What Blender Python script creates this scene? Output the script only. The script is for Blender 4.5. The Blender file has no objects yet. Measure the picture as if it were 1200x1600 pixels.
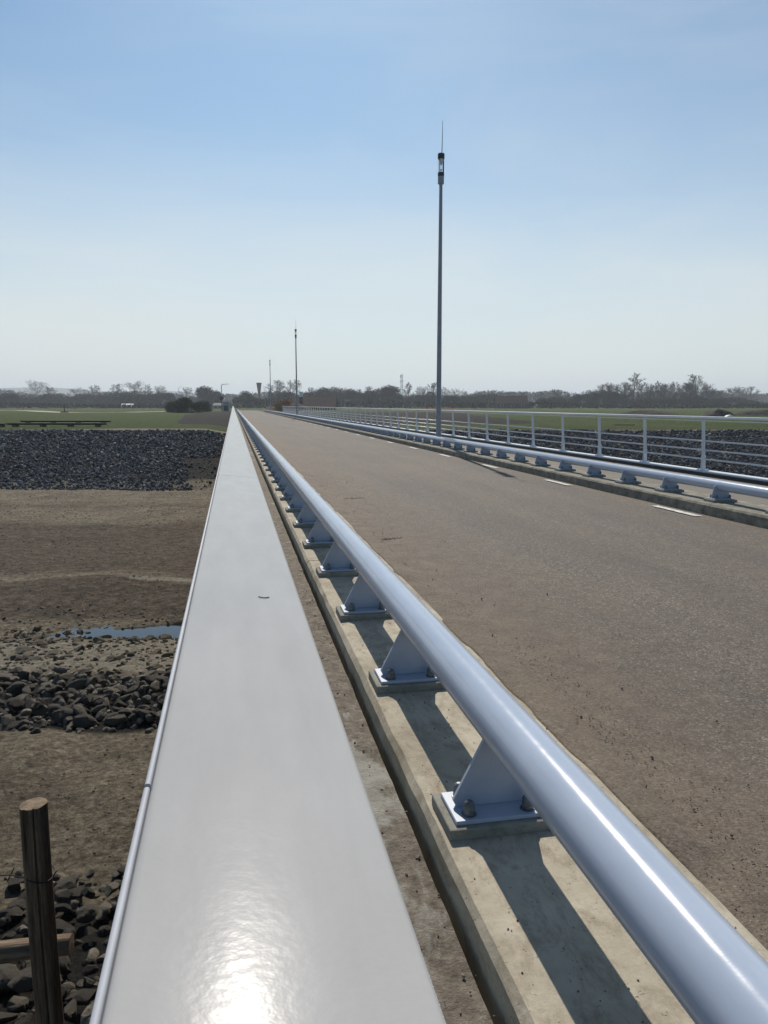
import bpy, bmesh, math, random
import numpy as np
from mathutils import Vector, Matrix
random.seed(7); RNG = np.random.default_rng(11)
scene = bpy.context.scene
COL = scene.collection
R = math.radians

# ------------------------------------------------------------------ camera, sky, sun, exposure
CAM_Z = 1.25
PITCH, YAW = 7.946, 11.022            # degrees: looking down, turned right of the bridge axis (+Y)
cam_data = bpy.data.cameras.new("camera")
cam_data.sensor_fit = 'VERTICAL'; cam_data.sensor_height = 32.0
cam_data.lens = 32.0 * 1200 / 1600
cam_data.clip_start = 0.02; cam_data.clip_end = 20000
cam = bpy.data.objects.new("camera", cam_data); COL.objects.link(cam)
cam.location = (0, 0, CAM_Z); cam.rotation_euler = (R(90 - PITCH), 0, R(-YAW))
scene.camera = cam

SUN_EL, SUN_AZ = 42.0, 7.0            # azimuth to the right of +Y
world = bpy.data.worlds.new("World"); scene.world = world; world.use_nodes = True
wn = world.node_tree.nodes; wl = world.node_tree.links
for n in list(wn): wn.remove(n)
w_out = wn.new('ShaderNodeOutputWorld'); w_bg = wn.new('ShaderNodeBackground')
sky = wn.new('ShaderNodeTexSky'); sky.sky_type = 'NISHITA'; sky.sun_disc = False
sky.sun_elevation = R(SUN_EL); sky.sun_rotation = R(SUN_AZ)
sky.air_density = 1.0; sky.dust_density = 0.45; sky.ozone_density = 2.6; sky.altitude = 0
w_bg.inputs['Strength'].default_value = 0.08
w_t = wn.new('ShaderNodeMix'); w_t.data_type = 'RGBA'; w_t.blend_type = 'MULTIPLY'; w_t.inputs[0].default_value = 1.0
w_t.inputs[7].default_value = (.76, .99, 1.06, 1)
# faint cirrus: a thin veil over the sky, thicker towards the horizon
w_tc = wn.new('ShaderNodeTexCoord'); w_mp = wn.new('ShaderNodeMapping'); w_mp.inputs['Scale'].default_value = (1.2, 1.6, 5.0); w_mp.inputs['Rotation'].default_value = (0, .25, .2)
w_nz = wn.new('ShaderNodeTexNoise'); w_nz.inputs['Scale'].default_value = 1.7; w_nz.inputs['Detail'].default_value = 7; w_nz.inputs['Roughness'].default_value = .55; w_nz.inputs['Distortion'].default_value = .4
wl.new(w_tc.outputs['Generated'], w_mp.inputs['Vector']); wl.new(w_mp.outputs[0], w_nz.inputs['Vector'])
w_rp = wn.new('ShaderNodeMapRange'); w_rp.inputs[1].default_value = .35; w_rp.inputs[2].default_value = .75; w_rp.inputs[3].default_value = 0.0; w_rp.inputs[4].default_value = .24
wl.new(w_nz.outputs['Fac'], w_rp.inputs[0])
w_sx = wn.new('ShaderNodeSeparateXYZ'); wl.new(w_tc.outputs['Generated'], w_sx.inputs[0])
w_hz = wn.new('ShaderNodeMapRange'); w_hz.interpolation_type = 'SMOOTHERSTEP'
w_hz.inputs[1].default_value = -.02; w_hz.inputs[2].default_value = .44; w_hz.inputs[3].default_value = .80; w_hz.inputs[4].default_value = 0.0
wl.new(w_sx.outputs['Z'], w_hz.inputs[0])
w_ad = wn.new('ShaderNodeMath'); w_ad.operation = 'ADD'; w_ad.use_clamp = True
w_ad0 = wn.new('ShaderNodeMath'); w_ad0.operation = 'ADD'; w_ad0.use_clamp = True
wl.new(w_rp.outputs[0], w_ad0.inputs[0]); wl.new(w_hz.outputs[0], w_ad0.inputs[1])
# the veil scatters forward: bright on the sun's half of the sky, weak behind
w_fw = wn.new('ShaderNodeMapRange'); w_fw.inputs[1].default_value = -.2; w_fw.inputs[2].default_value = .75; w_fw.inputs[3].default_value = .12; w_fw.inputs[4].default_value = 1.0
wl.new(w_sx.outputs['Y'], w_fw.inputs[0])
w_ad.operation = 'MULTIPLY'; wl.new(w_ad0.outputs[0], w_ad.inputs[0]); wl.new(w_fw.outputs[0], w_ad.inputs[1])
w_cl = wn.new('ShaderNodeMix'); w_cl.data_type = 'RGBA'; w_cl.inputs[7].default_value = (9.0, 9.4, 9.2, 1)
wl.new(w_ad.outputs[0], w_cl.inputs[0]); wl.new(sky.outputs['Color'], w_t.inputs[6]); wl.new(w_t.outputs[2], w_cl.inputs[6]); wl.new(w_cl.outputs[2], w_bg.inputs['Color']); wl.new(w_bg.outputs[0], w_out.inputs['Surface'])

sun_d = bpy.data.lights.new("sun", 'SUN'); sun_d.energy = 4.3; sun_d.angle = R(0.5); sun_d.color = (1.0, 0.93, 0.83)
sun_o = bpy.data.objects.new("sun", sun_d); COL.objects.link(sun_o)
sd = Vector((math.sin(R(SUN_AZ)) * math.cos(R(SUN_EL)), math.cos(R(SUN_AZ)) * math.cos(R(SUN_EL)), math.sin(R(SUN_EL))))
sun_o.rotation_euler = sd.to_track_quat('Z', 'Y').to_euler(); sun_o.location = sd * 50
vs = scene.view_settings
vs.view_transform = 'Standard'; vs.look = 'None'; vs.exposure = 0.1; vs.gamma = 1.0; vs.use_curve_mapping = False
scene.cycles.max_bounces = 8; scene.cycles.volume_bounces = 0
scene.cycles.transparent_max_bounces = 12

# ------------------------------------------------------------------ coordinates
SA, CA, SP, CP = math.sin(R(YAW)), math.cos(R(YAW)), math.sin(R(PITCH)), math.cos(R(PITCH))
def uv(u, v):                          # u right of the view line, v along it  ->  world x, y
    return u * CA + v * SA, -u * SA + v * CA
def at(px, v, z):                      # where a thing seen in column px stands when it is v metres off
    wd = v * CP + (CAM_Z - z) * SP
    return uv((px - 600) / 1200 * wd, v)
def T(py): return math.tan(R(PITCH) + math.atan((py - 800) / 1200))
def zat(py, v): return CAM_Z - v * T(py)

# ------------------------------------------------------------------ material helpers
def mat(name):
    m = bpy.data.materials.new(name); m.use_nodes = True
    nt = m.node_tree; b = nt.nodes['Principled BSDF']
    return m, nt, b
def node(nt, t, **kw):
    n = nt.nodes.new(t)
    for k, v in kw.items(): setattr(n, k, v)
    return n
def pos(nt):
    return node(nt, 'ShaderNodeNewGeometry').outputs['Position']
def noise(nt, scale, detail=6, rough=0.6, vec=None, stretch=None, dist=0.0):
    n = node(nt, 'ShaderNodeTexNoise'); n.inputs['Scale'].default_value = scale
    n.inputs['Detail'].default_value = detail; n.inputs['Roughness'].default_value = rough
    n.inputs['Distortion'].default_value = dist
    v = vec if vec is not None else pos(nt)
    if stretch:
        mp = node(nt, 'ShaderNodeMapping'); mp.inputs['Scale'].default_value = stretch
        nt.links.new(v, mp.inputs['Vector']); v = mp.outputs[0]
    nt.links.new(v, n.inputs['Vector'])
    return n.outputs['Fac']
def ramp(nt, fac, stops):
    r = node(nt, 'ShaderNodeValToRGB'); e = r.color_ramp.elements
    while len(e) < len(stops): e.new(0.5)
    for i, (p, c) in enumerate(stops):
        e[i].position = p
        e[i].color = (c, c, c, 1) if isinstance(c, (int, float)) else (*c, 1)
    nt.links.new(fac, r.inputs['Fac'])
    return r.outputs['Color']
def mix(nt, fac, a, b, blend='MIX'):
    m = node(nt, 'ShaderNodeMix', data_type='RGBA', blend_type=blend)
    for s, v in ((0, fac), (6, a), (7, b)):
        if isinstance(v, (int, float)): m.inputs[s].default_value = v
        elif isinstance(v, tuple): m.inputs[s].default_value = (*v, 1)
        else: nt.links.new(v, m.inputs[s])
    return m.outputs[2]
def mth(nt, op, a, b=None, clamp=False):
    m = node(nt, 'ShaderNodeMath', operation=op, use_clamp=clamp)
    for i, v in enumerate((a, b)):
        if v is None: continue
        if isinstance(v, (int, float)): m.inputs[i].default_value = v
        else: nt.links.new(v, m.inputs[i])
    return m.outputs[0]
def bump(nt, b, h, strength=0.5, dist=0.01):
    n = node(nt, 'ShaderNodeBump'); n.inputs['Strength'].default_value = strength; n.inputs['Distance'].default_value = dist
    nt.links.new(h, n.inputs['Height']); nt.links.new(n.outputs[0], b.inputs['Normal'])
def setc(nt, b, c, rough=0.9, spec=0.3):
    if isinstance(c, tuple): b.inputs['Base Color'].default_value = (*c, 1)
    else: nt.links.new(c, b.inputs['Base Color'])
    if isinstance(rough, (int, float)): b.inputs['Roughness'].default_value = rough
    else: nt.links.new(rough, b.inputs['Roughness'])
    b.inputs['Specular IOR Level'].default_value = spec
def attr(nt, name):
    return node(nt, 'ShaderNodeAttribute', attribute_name=name).outputs['Fac']
def island(nt): return node(nt, 'ShaderNodeNewGeometry').outputs['Random Per Island']
def objrand(nt): return node(nt, 'ShaderNodeObjectInfo').outputs['Random']

M = {}
# --- painted steel
m, nt, b = mat("white_handrail_paint"); M['rail'] = m
c = ramp(nt, noise(nt, 9, 4, .6, stretch=(3, .6, 3)), [(.35, (.405, .398, .385)), (.7, (.445, .438, .425))])
spk = ramp(nt, noise(nt, 60, 3, .7), [(.69, 0.0), (.74, 1.0)])
c = mix(nt, mth(nt, 'MULTIPLY', spk, .12), c, (.38, .36, .32))
rg = ramp(nt, noise(nt, 14, 4, .6), [(.3, .17), (.7, .22)])
setc(nt, b, c, rg, .035)
bump(nt, b, mth(nt, 'ADD', noise(nt, 190, 2, .5), mth(nt, 'MULTIPLY', noise(nt, 60, 2, .5), 1.2)), .045, .0022)
m, nt, b = mat("rail_edge_paint"); M['railedge'] = m
setc(nt, b, ramp(nt, noise(nt, 30, 4), [(.3, (.36, .375, .41)), (.7, (.44, .455, .49))]), .6, .3)
m, nt, b = mat("tube_paint"); M['tube'] = m
c = ramp(nt, noise(nt, 5, 5, .6, stretch=(3, .7, 3)), [(.3, (.38, .44, .54)), (.7, (.44, .50, .60))])
drt = ramp(nt, noise(nt, 120, 3, .7, stretch=(1, .25, 1)), [(.70, 0.0), (.76, 1.0)])
c = mix(nt, mth(nt, 'MULTIPLY', drt, .25), c, (.25, .22, .18))
setc(nt, b, c, ramp(nt, noise(nt, 20, 4), [(.3, .15), (.7, .20)]), .3)
bump(nt, b, noise(nt, 260, 2, .5), .03, .0015)
m, nt, b = mat("support_paint"); M['support'] = m
c = ramp(nt, noise(nt, 8, 5, .6), [(.3, (.34, .39, .48)), (.7, (.41, .46, .55))])
setc(nt, b, c, .38, .5); bump(nt, b, noise(nt, 160, 2, .5), .05, .002)
m, nt, b = mat("galvanised_steel"); M['galv'] = m
setc(nt, b, ramp(nt, noise(nt, 90, 3), [(.3, (.10, .11, .12)), (.7, (.22, .23, .24))]), .5, .5); b.inputs['Metallic'].default_value = .6
m, nt, b = mat("railing_paint"); M['rpaint'] = m
setc(nt, b, ramp(nt, noise(nt, 7, 4), [(.3, (.70, .715, .73)), (.7, (.80, .805, .81))]), .28, .5)
m, nt, b = mat("lamp_grey_paint"); M['lamp'] = m
setc(nt, b, ramp(nt, noise(nt, 6, 4), [(.3, (.24, .25, .28)), (.7, (.32, .33, .36))]), .4, .4)
m, nt, b = mat("dark_metal"); M['dark'] = m
setc(nt, b, ramp(nt, noise(nt, 20, 3), [(.3, (.025, .028, .034)), (.7, (.05, .05, .06))]), .45, .4)
m, nt, b = mat("lantern_glass"); M['glass'] = m
setc(nt, b, (.9, .94, .96), .05, .5); b.inputs['Transmission Weight'].default_value = .92; b.inputs['IOR'].default_value = 1.1

# --- concrete
def concrete(name, lo, hi, stain, s=1.0):
    m, nt, b = mat(name)
    c = ramp(nt, noise(nt, 3.2 * s, 8, .65), [(.3, lo), (.7, hi)])
    st = ramp(nt, noise(nt, 11 * s, 9, .8, stretch=(1, .5, 1), dist=.5), [(.47, 0.0), (.66, 1.0)])
    c = mix(nt, mth(nt, 'MULTIPLY', st, .7), c, stain)
    pt = ramp(nt, noise(nt, 70, 3, .6), [(.66, 0.0), (.72, 1.0)])
    c = mix(nt, mth(nt, 'MULTIPLY', pt, .5), c, tuple(x * .35 for x in stain))
    setc(nt, b, c, .92, .2)
    bump(nt, b, mth(nt, 'ADD', noise(nt, 25, 8, .7), mth(nt, 'MULTIPLY', pt, -.6)), .55, .006)
    return m
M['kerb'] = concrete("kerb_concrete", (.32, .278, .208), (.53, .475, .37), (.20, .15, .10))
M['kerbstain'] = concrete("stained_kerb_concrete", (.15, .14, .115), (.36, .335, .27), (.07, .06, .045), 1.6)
M['mortar'] = concrete("mortar_pad", (.22, .215, .185), (.32, .31, .265), (.14, .12, .09), 2)
M['slab'] = concrete("slab_concrete", (.26, .25, .23), (.36, .35, .32), (.16, .14, .11))

# --- dirty strip between railing and kerb
m, nt, b = mat("dirty_strip"); M['strip'] = m
dirt = ramp(nt, noise(nt, 22, 8, .75), [(.3, (.085, .071, .056)), (.55, (.225, .192, .152)), (.75, (.37, .325, .265))])
conc = ramp(nt, noise(nt, 12, 6), [(.3, (.25, .235, .20)), (.7, (.40, .38, .33))])
pm = ramp(nt, noise(nt, 1.7, 6, .6, stretch=(2, .8, 1), dist=.6), [(.57, 0.0), (.61, 1.0)])
c = mix(nt, pm, dirt, conc)
setc(nt, b, c, .95, .15); bump(nt, b, noise(nt, 60, 8, .75), .9, .012)

# --- road: dusty asphalt, brown sand drifted along the left side
m, nt, b = mat("dusty_asphalt"); M['road'] = m
P = pos(nt); sx = node(nt, 'ShaderNodeSeparateXYZ'); nt.links.new(P, sx.inputs[0])
vor = node(nt, 'ShaderNodeTexVoronoi'); vor.inputs['Scale'].default_value = 150; nt.links.new(P, vor.inputs['Vector'])
vs_ = node(nt, 'ShaderNodeSeparateColor'); nt.links.new(vor.outputs['Color'], vs_.inputs[0])
agg = ramp(nt, vs_.outputs[0], [(.0, (.060, .053, .045)), (.35, (.100, .089, .076)), (.70, (.140, .126, .109)), (.88, (.185, .169, .147)), (.96, (.32, .30, .27))])
agg = mix(nt, 1.0, agg, ramp(nt, noise(nt, 24, 6, .75), [(.3, .62), (.7, 1.32)]), 'MULTIPLY')
big = ramp(nt, noise(nt, .9, 8, .68, stretch=(1, .35, 1)), [(.3, (.80, .80, .82)), (.7, (1.18, 1.14, 1.06))])
asp = mix(nt, 1.0, agg, big, 'MULTIPLY')
asp = mix(nt, 1.0, asp, ramp(nt, noise(nt, 1.6, 6, .6, stretch=(1, .035, 1)), [(.3, (.82, .82, .83)), (.7, (1.16, 1.14, 1.1))]), 'MULTIPLY')
sandc = ramp(nt, noise(nt, 75, 7, .8), [(.28, (.050, .037, .026)), (.5, (.155, .120, .086)), (.72, (.28, .225, .165))])
sandc = mix(nt, 1.0, sandc, ramp(nt, noise(nt, 6, 6, .7), [(.3, .75), (.7, 1.2)]), 'MULTIPLY')
edge = mth(nt, 'SUBTRACT', 1.0, mth(nt, 'DIVIDE', mth(nt, 'SUBTRACT', sx.outputs['X'], 1.22), 1.5), True)
edge2 = mth(nt, 'DIVIDE', mth(nt, 'SUBTRACT', sx.outputs['X'], 4.75), .9, True)
em = mth(nt, 'MAXIMUM', edge, edge2)
nm = noise(nt, 2.3, 8, .7, stretch=(1, .5, 1))
sm = ramp(nt, mth(nt, 'ADD', mth(nt, 'MULTIPLY', em, .85), mth(nt, 'SUBTRACT', nm, .5)), [(.10, 0.0), (.86, .97)])
film = mth(nt, 'MULTIPLY', ramp(nt, noise(nt, 1.1, 7, .65, stretch=(1, .3, 1)), [(.35, .15), (.7, .5)]), 1.0)
sm2 = mth(nt, 'MAXIMUM', sm, film)
setc(nt, b, mix(nt, sm2, asp, sandc), .86, .25)
bump(nt, b, mth(nt, 'ADD', noise(nt, 150, 3, .75), mth(nt, 'MULTIPLY', noise(nt, 9, 6, .6), .8)), .8, .005)
m, nt, b = mat("road_paint"); M['mark'] = m
wear = ramp(nt, noise(nt, 28, 6, .7), [(.38, 0.0), (.55, 1.0)])
setc(nt, b, mix(nt, wear, (.33, .30, .26), (.72, .71, .67)), .8, .3)
m, nt, b = mat("cycle_path_surface"); M['path'] = m
setc(nt, b, mix(nt, .4, ramp(nt, noise(nt, 140, 4, .75), [(.3, (.10, .088, .075)), (.7, (.27, .24, .205))]), ramp(nt, noise(nt, 1.2, 6), [(.3, (.15, .13, .105)), (.7, (.26, .225, .18))])), .9, .2)
m, nt, b = mat("dark_gutter"); M['gutter'] = m
setc(nt, b, ramp(nt, noise(nt, 12, 5), [(.3, (.02, .02, .022)), (.7, (.05, .048, .045))]), .85, .2)
m, nt, b = mat("grit"); M['grit'] = m
setc(nt, b, ramp(nt, island(nt), [(0, (.07, .055, .042)), (.5, (.20, .155, .115)), (1, (.36, .31, .25))]), .95, .1)

# --- ground: bed, soil and grass chosen by zone attributes laid on the terrain
m, nt, b = mat("riverbed_and_field"); M['ground'] = m
fine = noise(nt, 11, 9, .85); med = noise(nt, .9, 9, .75, stretch=(1, 1.6, 1))
fine_far = noise(nt, 3.0, 8, .75)
sand = ramp(nt, fine, [(.34, (.064, .054, .041)), (.5, (.235, .203, .155)), (.66, (.47, .415, .325))])
sand = mix(nt, 1.0, sand, ramp(nt, med, [(.32, (.60, .58, .56)), (.68, (1.28, 1.24, 1.16))]), 'MULTIPLY')
brown = ramp(nt, noise(nt, 5, 10, .85), [(.34, (.042, .034, .026)), (.5, (.140, .115, .088)), (.66, (.28, .235, .182))])
brown = mix(nt, 1.0, brown, ramp(nt, med, [(.3, (.8, .8, .8)), (.7, (1.15, 1.1, 1.05))]), 'MULTIPLY')
c = mix(nt, ramp(nt, mth(nt, 'ADD', attr(nt, 'brown'), mth(nt, 'MULTIPLY', mth(nt, 'SUBTRACT', noise(nt, .8, 8, .7), .5), .9)), [(.35, 0.0), (.65, 1.0)]), sand, brown)
pale = ramp(nt, noise(nt, 9, 8, .7), [(.3, (.18, .155, .115)), (.55, (.36, .32, .25)), (.75, (.50, .455, .37))])
c = mix(nt, ramp(nt, mth(nt, 'ADD', attr(nt, 'pale'), mth(nt, 'MULTIPLY', mth(nt, 'SUBTRACT', noise(nt, 3, 8, .75), .5), 1.1)), [(.40, 0.0), (.6, 1.0)]), c, pale)
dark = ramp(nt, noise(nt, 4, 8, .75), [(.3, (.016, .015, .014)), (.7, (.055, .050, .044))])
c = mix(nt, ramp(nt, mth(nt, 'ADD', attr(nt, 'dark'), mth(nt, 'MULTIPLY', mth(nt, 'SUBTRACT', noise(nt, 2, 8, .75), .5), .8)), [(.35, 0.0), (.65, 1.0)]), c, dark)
gr = ramp(nt, noise(nt, 2.2, 8, .8, stretch=(1, .35, 1)), [(.3, (.028, .046, .011)), (.55, (.062, .088, .022)), (.75, (.11, .125, .042))])
gr = mix(nt, ramp(nt, noise(nt, .07, 6, .65, stretch=(1, .4, 1)), [(.5, 0.0), (.7, .6)]), gr, ramp(nt, noise(nt, 1.5, 7, .8), [(.3, (.055, .058, .024)), (.7, (.135, .125, .060))]))
c = mix(nt, ramp(nt, mth(nt, 'ADD', attr(nt, 'grass'), mth(nt, 'MULTIPLY', mth(nt, 'SUBTRACT', noise(nt, .5, 8, .7), .5), .7)), [(.40, 0.0), (.58, 1.0)]), c, gr)
setc(nt, b, c, .97, .08)
bump(nt, b, mth(nt, 'ADD', noise(nt, 18, 9, .85), mth(nt, 'MULTIPLY', noise(nt, 5, 8, .7), 2.2)), 1.0, .09)

def stone(name, stops, sc=14):
    m, nt, b = mat(name)
    tc = node(nt, 'ShaderNodeTexCoord').outputs['Object']
    base = ramp(nt, mth(nt, 'FRACT', mth(nt, 'ADD', island(nt), objrand(nt))), stops)
    mot = ramp(nt, noise(nt, sc, 6, .7, vec=tc), [(.3, (.62, .62, .62)), (.7, (1.35, 1.3, 1.22))])
    setc(nt, b, mix(nt, 1.0, base, mot, 'MULTIPLY'), .88, .25)
    bump(nt, b, mth(nt, 'ADD', noise(nt, sc * 2, 8, .75, vec=tc), noise(nt, sc * .4, 6, .7, vec=tc)), 1.0, .05)
    return m
M['rock'] = stone("basalt_rock", [(0, (.065, .058, .050)), (.45, (.13, .117, .098)), (.8, (.21, .188, .152)), (1, (.33, .295, .235))])
M['mudrock'] = stone("mud_caked_stone", [(0, (.10, .082, .055)), (.5, (.19, .16, .115)), (1, (.32, .285, .22))])
M['riprap'] = stone("riprap_stone", [(0, (.036, .040, .050)), (.42, (.075, .081, .095)), (.76, (.13, .136, .15)), (.9, (.23, .235, .24)), (1, (.40, .395, .385))], 6)

m, nt, b = mat("puddle_water"); M['water'] = m
setc(nt, b, (.012, .015, .016), .04, .5); bump(nt, b, noise(nt, 7, 4, .5), .04, .02)

m, nt, b = mat("weathered_wood"); M['wood'] = m
tc = node(nt, 'ShaderNodeTexCoord').outputs['Object']
c = ramp(nt, noise(nt, 20, 7, .7, vec=tc, stretch=(1.6, 1.6, .10), dist=.3), [(.3, (.045, .032, .022)), (.52, (.16, .12, .085)), (.75, (.30, .24, .175))])
c = mix(nt, 1.0, c, ramp(nt, noise(nt, 7, 6, .7, vec=tc, stretch=(1.5, 1.5, .35)), [(.3, (.55, .52, .50)), (.7, (1.5, 1.42, 1.3))]), 'MULTIPLY')
setc(nt, b, c, .85, .2); bump(nt, b, noise(nt, 40, 6, .7, vec=tc, stretch=(1.6, 1.6, .08)), 1.0, .012)
m, nt, b = mat("cut_wood_end"); M['woodend'] = m
setc(nt, b, ramp(nt, noise(nt, 30, 6, .7), [(.3, (.12, .085, .055)), (.7, (.28, .21, .145))]), .9, .2)
bump(nt, b, noise(nt, 60, 6, .7), .8, .006)
m, nt, b = mat("rusty_wire"); M['wire'] = m
setc(nt, b, (.035, .026, .02), .7, .3)

def bark(name, lo, hi):
    m, nt, b = mat(name)
    setc(nt, b, ramp(nt, noise(nt, .9, 5), [(.3, lo), (.7, hi)]), .95, .1)
    return m
M['bark'] = bark("winter_bark", (.028, .024, .021), (.06, .052, .044))
M['twig'] = bark("winter_twigs", (.030, .025, .022), (.07, .059, .049))
def leafy(name, lo, mid, hi):
    m, nt, b = mat(name)
    setc(nt, b, ramp(nt, island(nt), [(0, lo), (.6, mid), (1, hi)]), .9, .1)
    return m
M['scrub'] = leafy("scrub_twigs", (.022, .023, .017), (.042, .041, .028), (.068, .062, .042))
M['green'] = leafy("evergreen_leaves", (.025, .036, .014), (.045, .062, .022), (.07, .085, .035))
M['autumn'] = leafy("rusty_scrub_leaves", (.16, .075, .02), (.30, .14, .04), (.40, .20, .06))
m, nt, b = mat("roof_tiles"); M['roof'] = m
setc(nt, b, ramp(nt, noise(nt, 1.4, 5, .6), [(.3, (.045, .024, .019)), (.7, (.085, .046, .036))]), .9, .2)
m, nt, b = mat("barn_brick"); M['brick'] = m
setc(nt, b, ramp(nt, noise(nt, 2, 5), [(.3, (.12, .075, .055)), (.7, (.21, .135, .10))]), .9, .2)
m, nt, b = mat("white_render"); M['white'] = m
setc(nt, b, ramp(nt, noise(nt, 2, 4), [(.3, (.62, .62, .60)), (.7, (.75, .75, .73))]), .6, .4)
m, nt, b = mat("window_glass"); M['win'] = m
setc(nt, b, (.03, .035, .04), .1, .5)
m, nt, b = mat("heap_soil"); M['soil'] = m
setc(nt, b, ramp(nt, noise(nt, 1.6, 8, .75), [(.3, (.045, .040, .034)), (.7, (.13, .115, .095))]), .95, .1); bump(nt, b, noise(nt, 3, 8, .7), 1, .2)
m, nt, b = mat("red_soil"); M['redsoil'] = m
setc(nt, b, ramp(nt, noise(nt, .8, 8, .75), [(.3, (.10, .055, .03)), (.7, (.20, .115, .065))]), .95, .1); bump(nt, b, noise(nt, 2, 8, .7), 1, .2)
m, nt, b = mat("black_steel"); M['black'] = m
setc(nt, b, ramp(nt, noise(nt, 3, 5), [(.3, (.015, .015, .015)), (.7, (.035, .032, .03))]), .7, .3)
m, nt, b = mat("hill_woods"); M['hill'] = m
setc(nt, b, ramp(nt, noise(nt, .02, 8, .7), [(.3, (.03, .036, .022)), (.7, (.075, .075, .05))]), .97, .05)
m, nt, b = mat("yellow_machine_paint"); M['orange'] = m
setc(nt, b, ramp(nt, noise(nt, 3, 4), [(.3, (.42, .20, .02)), (.7, (.55, .27, .03))]), .5, .4)

# ------------------------------------------------------------------ mesh helpers
def link(name, me, parent=None, material=None):
    o = bpy.data.objects.new(name, me); COL.objects.link(o)
    if parent: o.parent = parent
    if material is not None: me.materials.append(material)
    return o
def tag(o, label=None, cat=None, group=None, kind=None):
    if label: o['label'] = label
    if cat: o['category'] = cat
    if group: o['group'] = group
    if kind: o['kind'] = kind
    return o
def empty(name, loc, label, cat, group=None, rz=0):
    o = bpy.data.objects.new(name, None); COL.objects.link(o); o.location = loc; o.rotation_euler[2] = rz
    o.empty_display_size = .2
    return tag(o, label, cat, group)
def from_arrays(name, verts, faces_n, loop_idx, smooth=False):
    me = bpy.data.meshes.new(name)
    verts = np.asarray(verts, np.float32).reshape(-1, 3)
    me.vertices.add(len(verts)); me.vertices.foreach_set('co', verts.ravel())
    loop_idx = np.asarray(loop_idx, np.int32); faces_n = np.asarray(faces_n, np.int32)
    me.loops.add(len(loop_idx)); me.loops.foreach_set('vertex_index', loop_idx)
    me.polygons.add(len(faces_n))
    st = np.zeros(len(faces_n), np.int32); st[1:] = np.cumsum(faces_n)[:-1]
    me.polygons.foreach_set('loop_start', st); me.polygons.foreach_set('loop_total', faces_n)
    me.polygons.foreach_set('use_smooth', np.full(len(faces_n), smooth))
    me.update(calc_edges=True); me.validate()
    return me
class MB:
    """collects simple solids into one mesh"""
    def __init__(s): s.v = []; s.f = []
    def add(s, vs, fs):
        k = len(s.v); s.v += [tuple(p) for p in vs]; s.f += [tuple(i + k for i in f) for f in fs]; return s
    def box(s, x0, x1, y0, y1, z0, z1):
        return s.add([(x, y, z) for z in (z0, z1) for y in (y0, y1) for x in (x0, x1)],
                     [(0, 2, 3, 1), (4, 5, 7, 6), (0, 1, 5, 4), (2, 6, 7, 3), (0, 4, 6, 2), (1, 3, 7, 5)])
    def prism(s, poly, a0, a1, axis='y'):
        n = len(poly); mk = (lambda p, a: (p[0], a, p[1])) if axis == 'y' else ((lambda p, a: (a, p[0], p[1])) if axis == 'x' else (lambda p, a: (p[0], p[1], a)))
        vs = [mk(p, a0) for p in poly] + [mk(p, a1) for p in poly]
        fs = [tuple(range(n)), tuple(range(2 * n - 1, n - 1, -1))] + [(i, i + n, (i + 1) % n + n, (i + 1) % n) for i in range(n)]
        return s.add(vs, fs)
    def tube(s, p0, p1, r0, r1=None, n=12, caps=True):
        r1 = r0 if r1 is None else r1
        p0, p1 = Vector(p0), Vector(p1); d = (p1 - p0).normalized()
        a = d.orthogonal().normalized(); bb = d.cross(a)
        vs = []
        for p, r in ((p0, r0), (p1, r1)):
            vs += [p + (a * math.cos(2 * math.pi * i / n) + bb * math.sin(2 * math.pi * i / n)) * r for i in range(n)]
        fs = [(i, (i + 1) % n, (i + 1) % n + n, i + n) for i in range(n)]
        if caps: fs += [tuple(range(n - 1, -1, -1)), tuple(range(n, 2 * n))]
        return s.add(vs, fs)
    def lathe(s, cx, cy, prof, n=16):
        vs = [(cx + r * math.cos(2 * math.pi * i / n), cy + r * math.sin(2 * math.pi * i / n), z) for r, z in prof for i in range(n)]
        fs = [(k * n + i, k * n + (i + 1) % n, (k + 1) * n + (i + 1) % n, (k + 1) * n + i) for k in range(len(prof) - 1) for i in range(n)]
        fs += [tuple(range(n - 1, -1, -1)), tuple(range((len(prof) - 1) * n, len(prof) * n))]
        return s.add(vs, fs)
    def mesh(s, name, smooth=False, bevel=0, seg=2):
        me = bpy.data.meshes.new(name); me.from_pydata(s.v, [], s.f); me.update()
        bm = bmesh.new(); bm.from_mesh(me)
        bmesh.ops.recalc_face_normals(bm, faces=bm.faces)
        if bevel: bmesh.ops.bevel(bm, geom=bm.edges[:], offset=bevel, segments=seg, affect='EDGES', profile=.5, clamp_overlap=True)
        if smooth:
            for f in bm.faces: f.smooth = len(f.verts) <= 4
            for e in bm.edges:
                if len(e.link_faces) == 2 and e.calc_face_angle(0) > R(38): e.smooth = False
        bm.to_mesh(me); bm.free()
        return me
    def build(s, name, material, parent=None, smooth=False, bevel=0, seg=2):
        return link(name, s.mesh(name, smooth, bevel, seg), parent, material)

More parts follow.
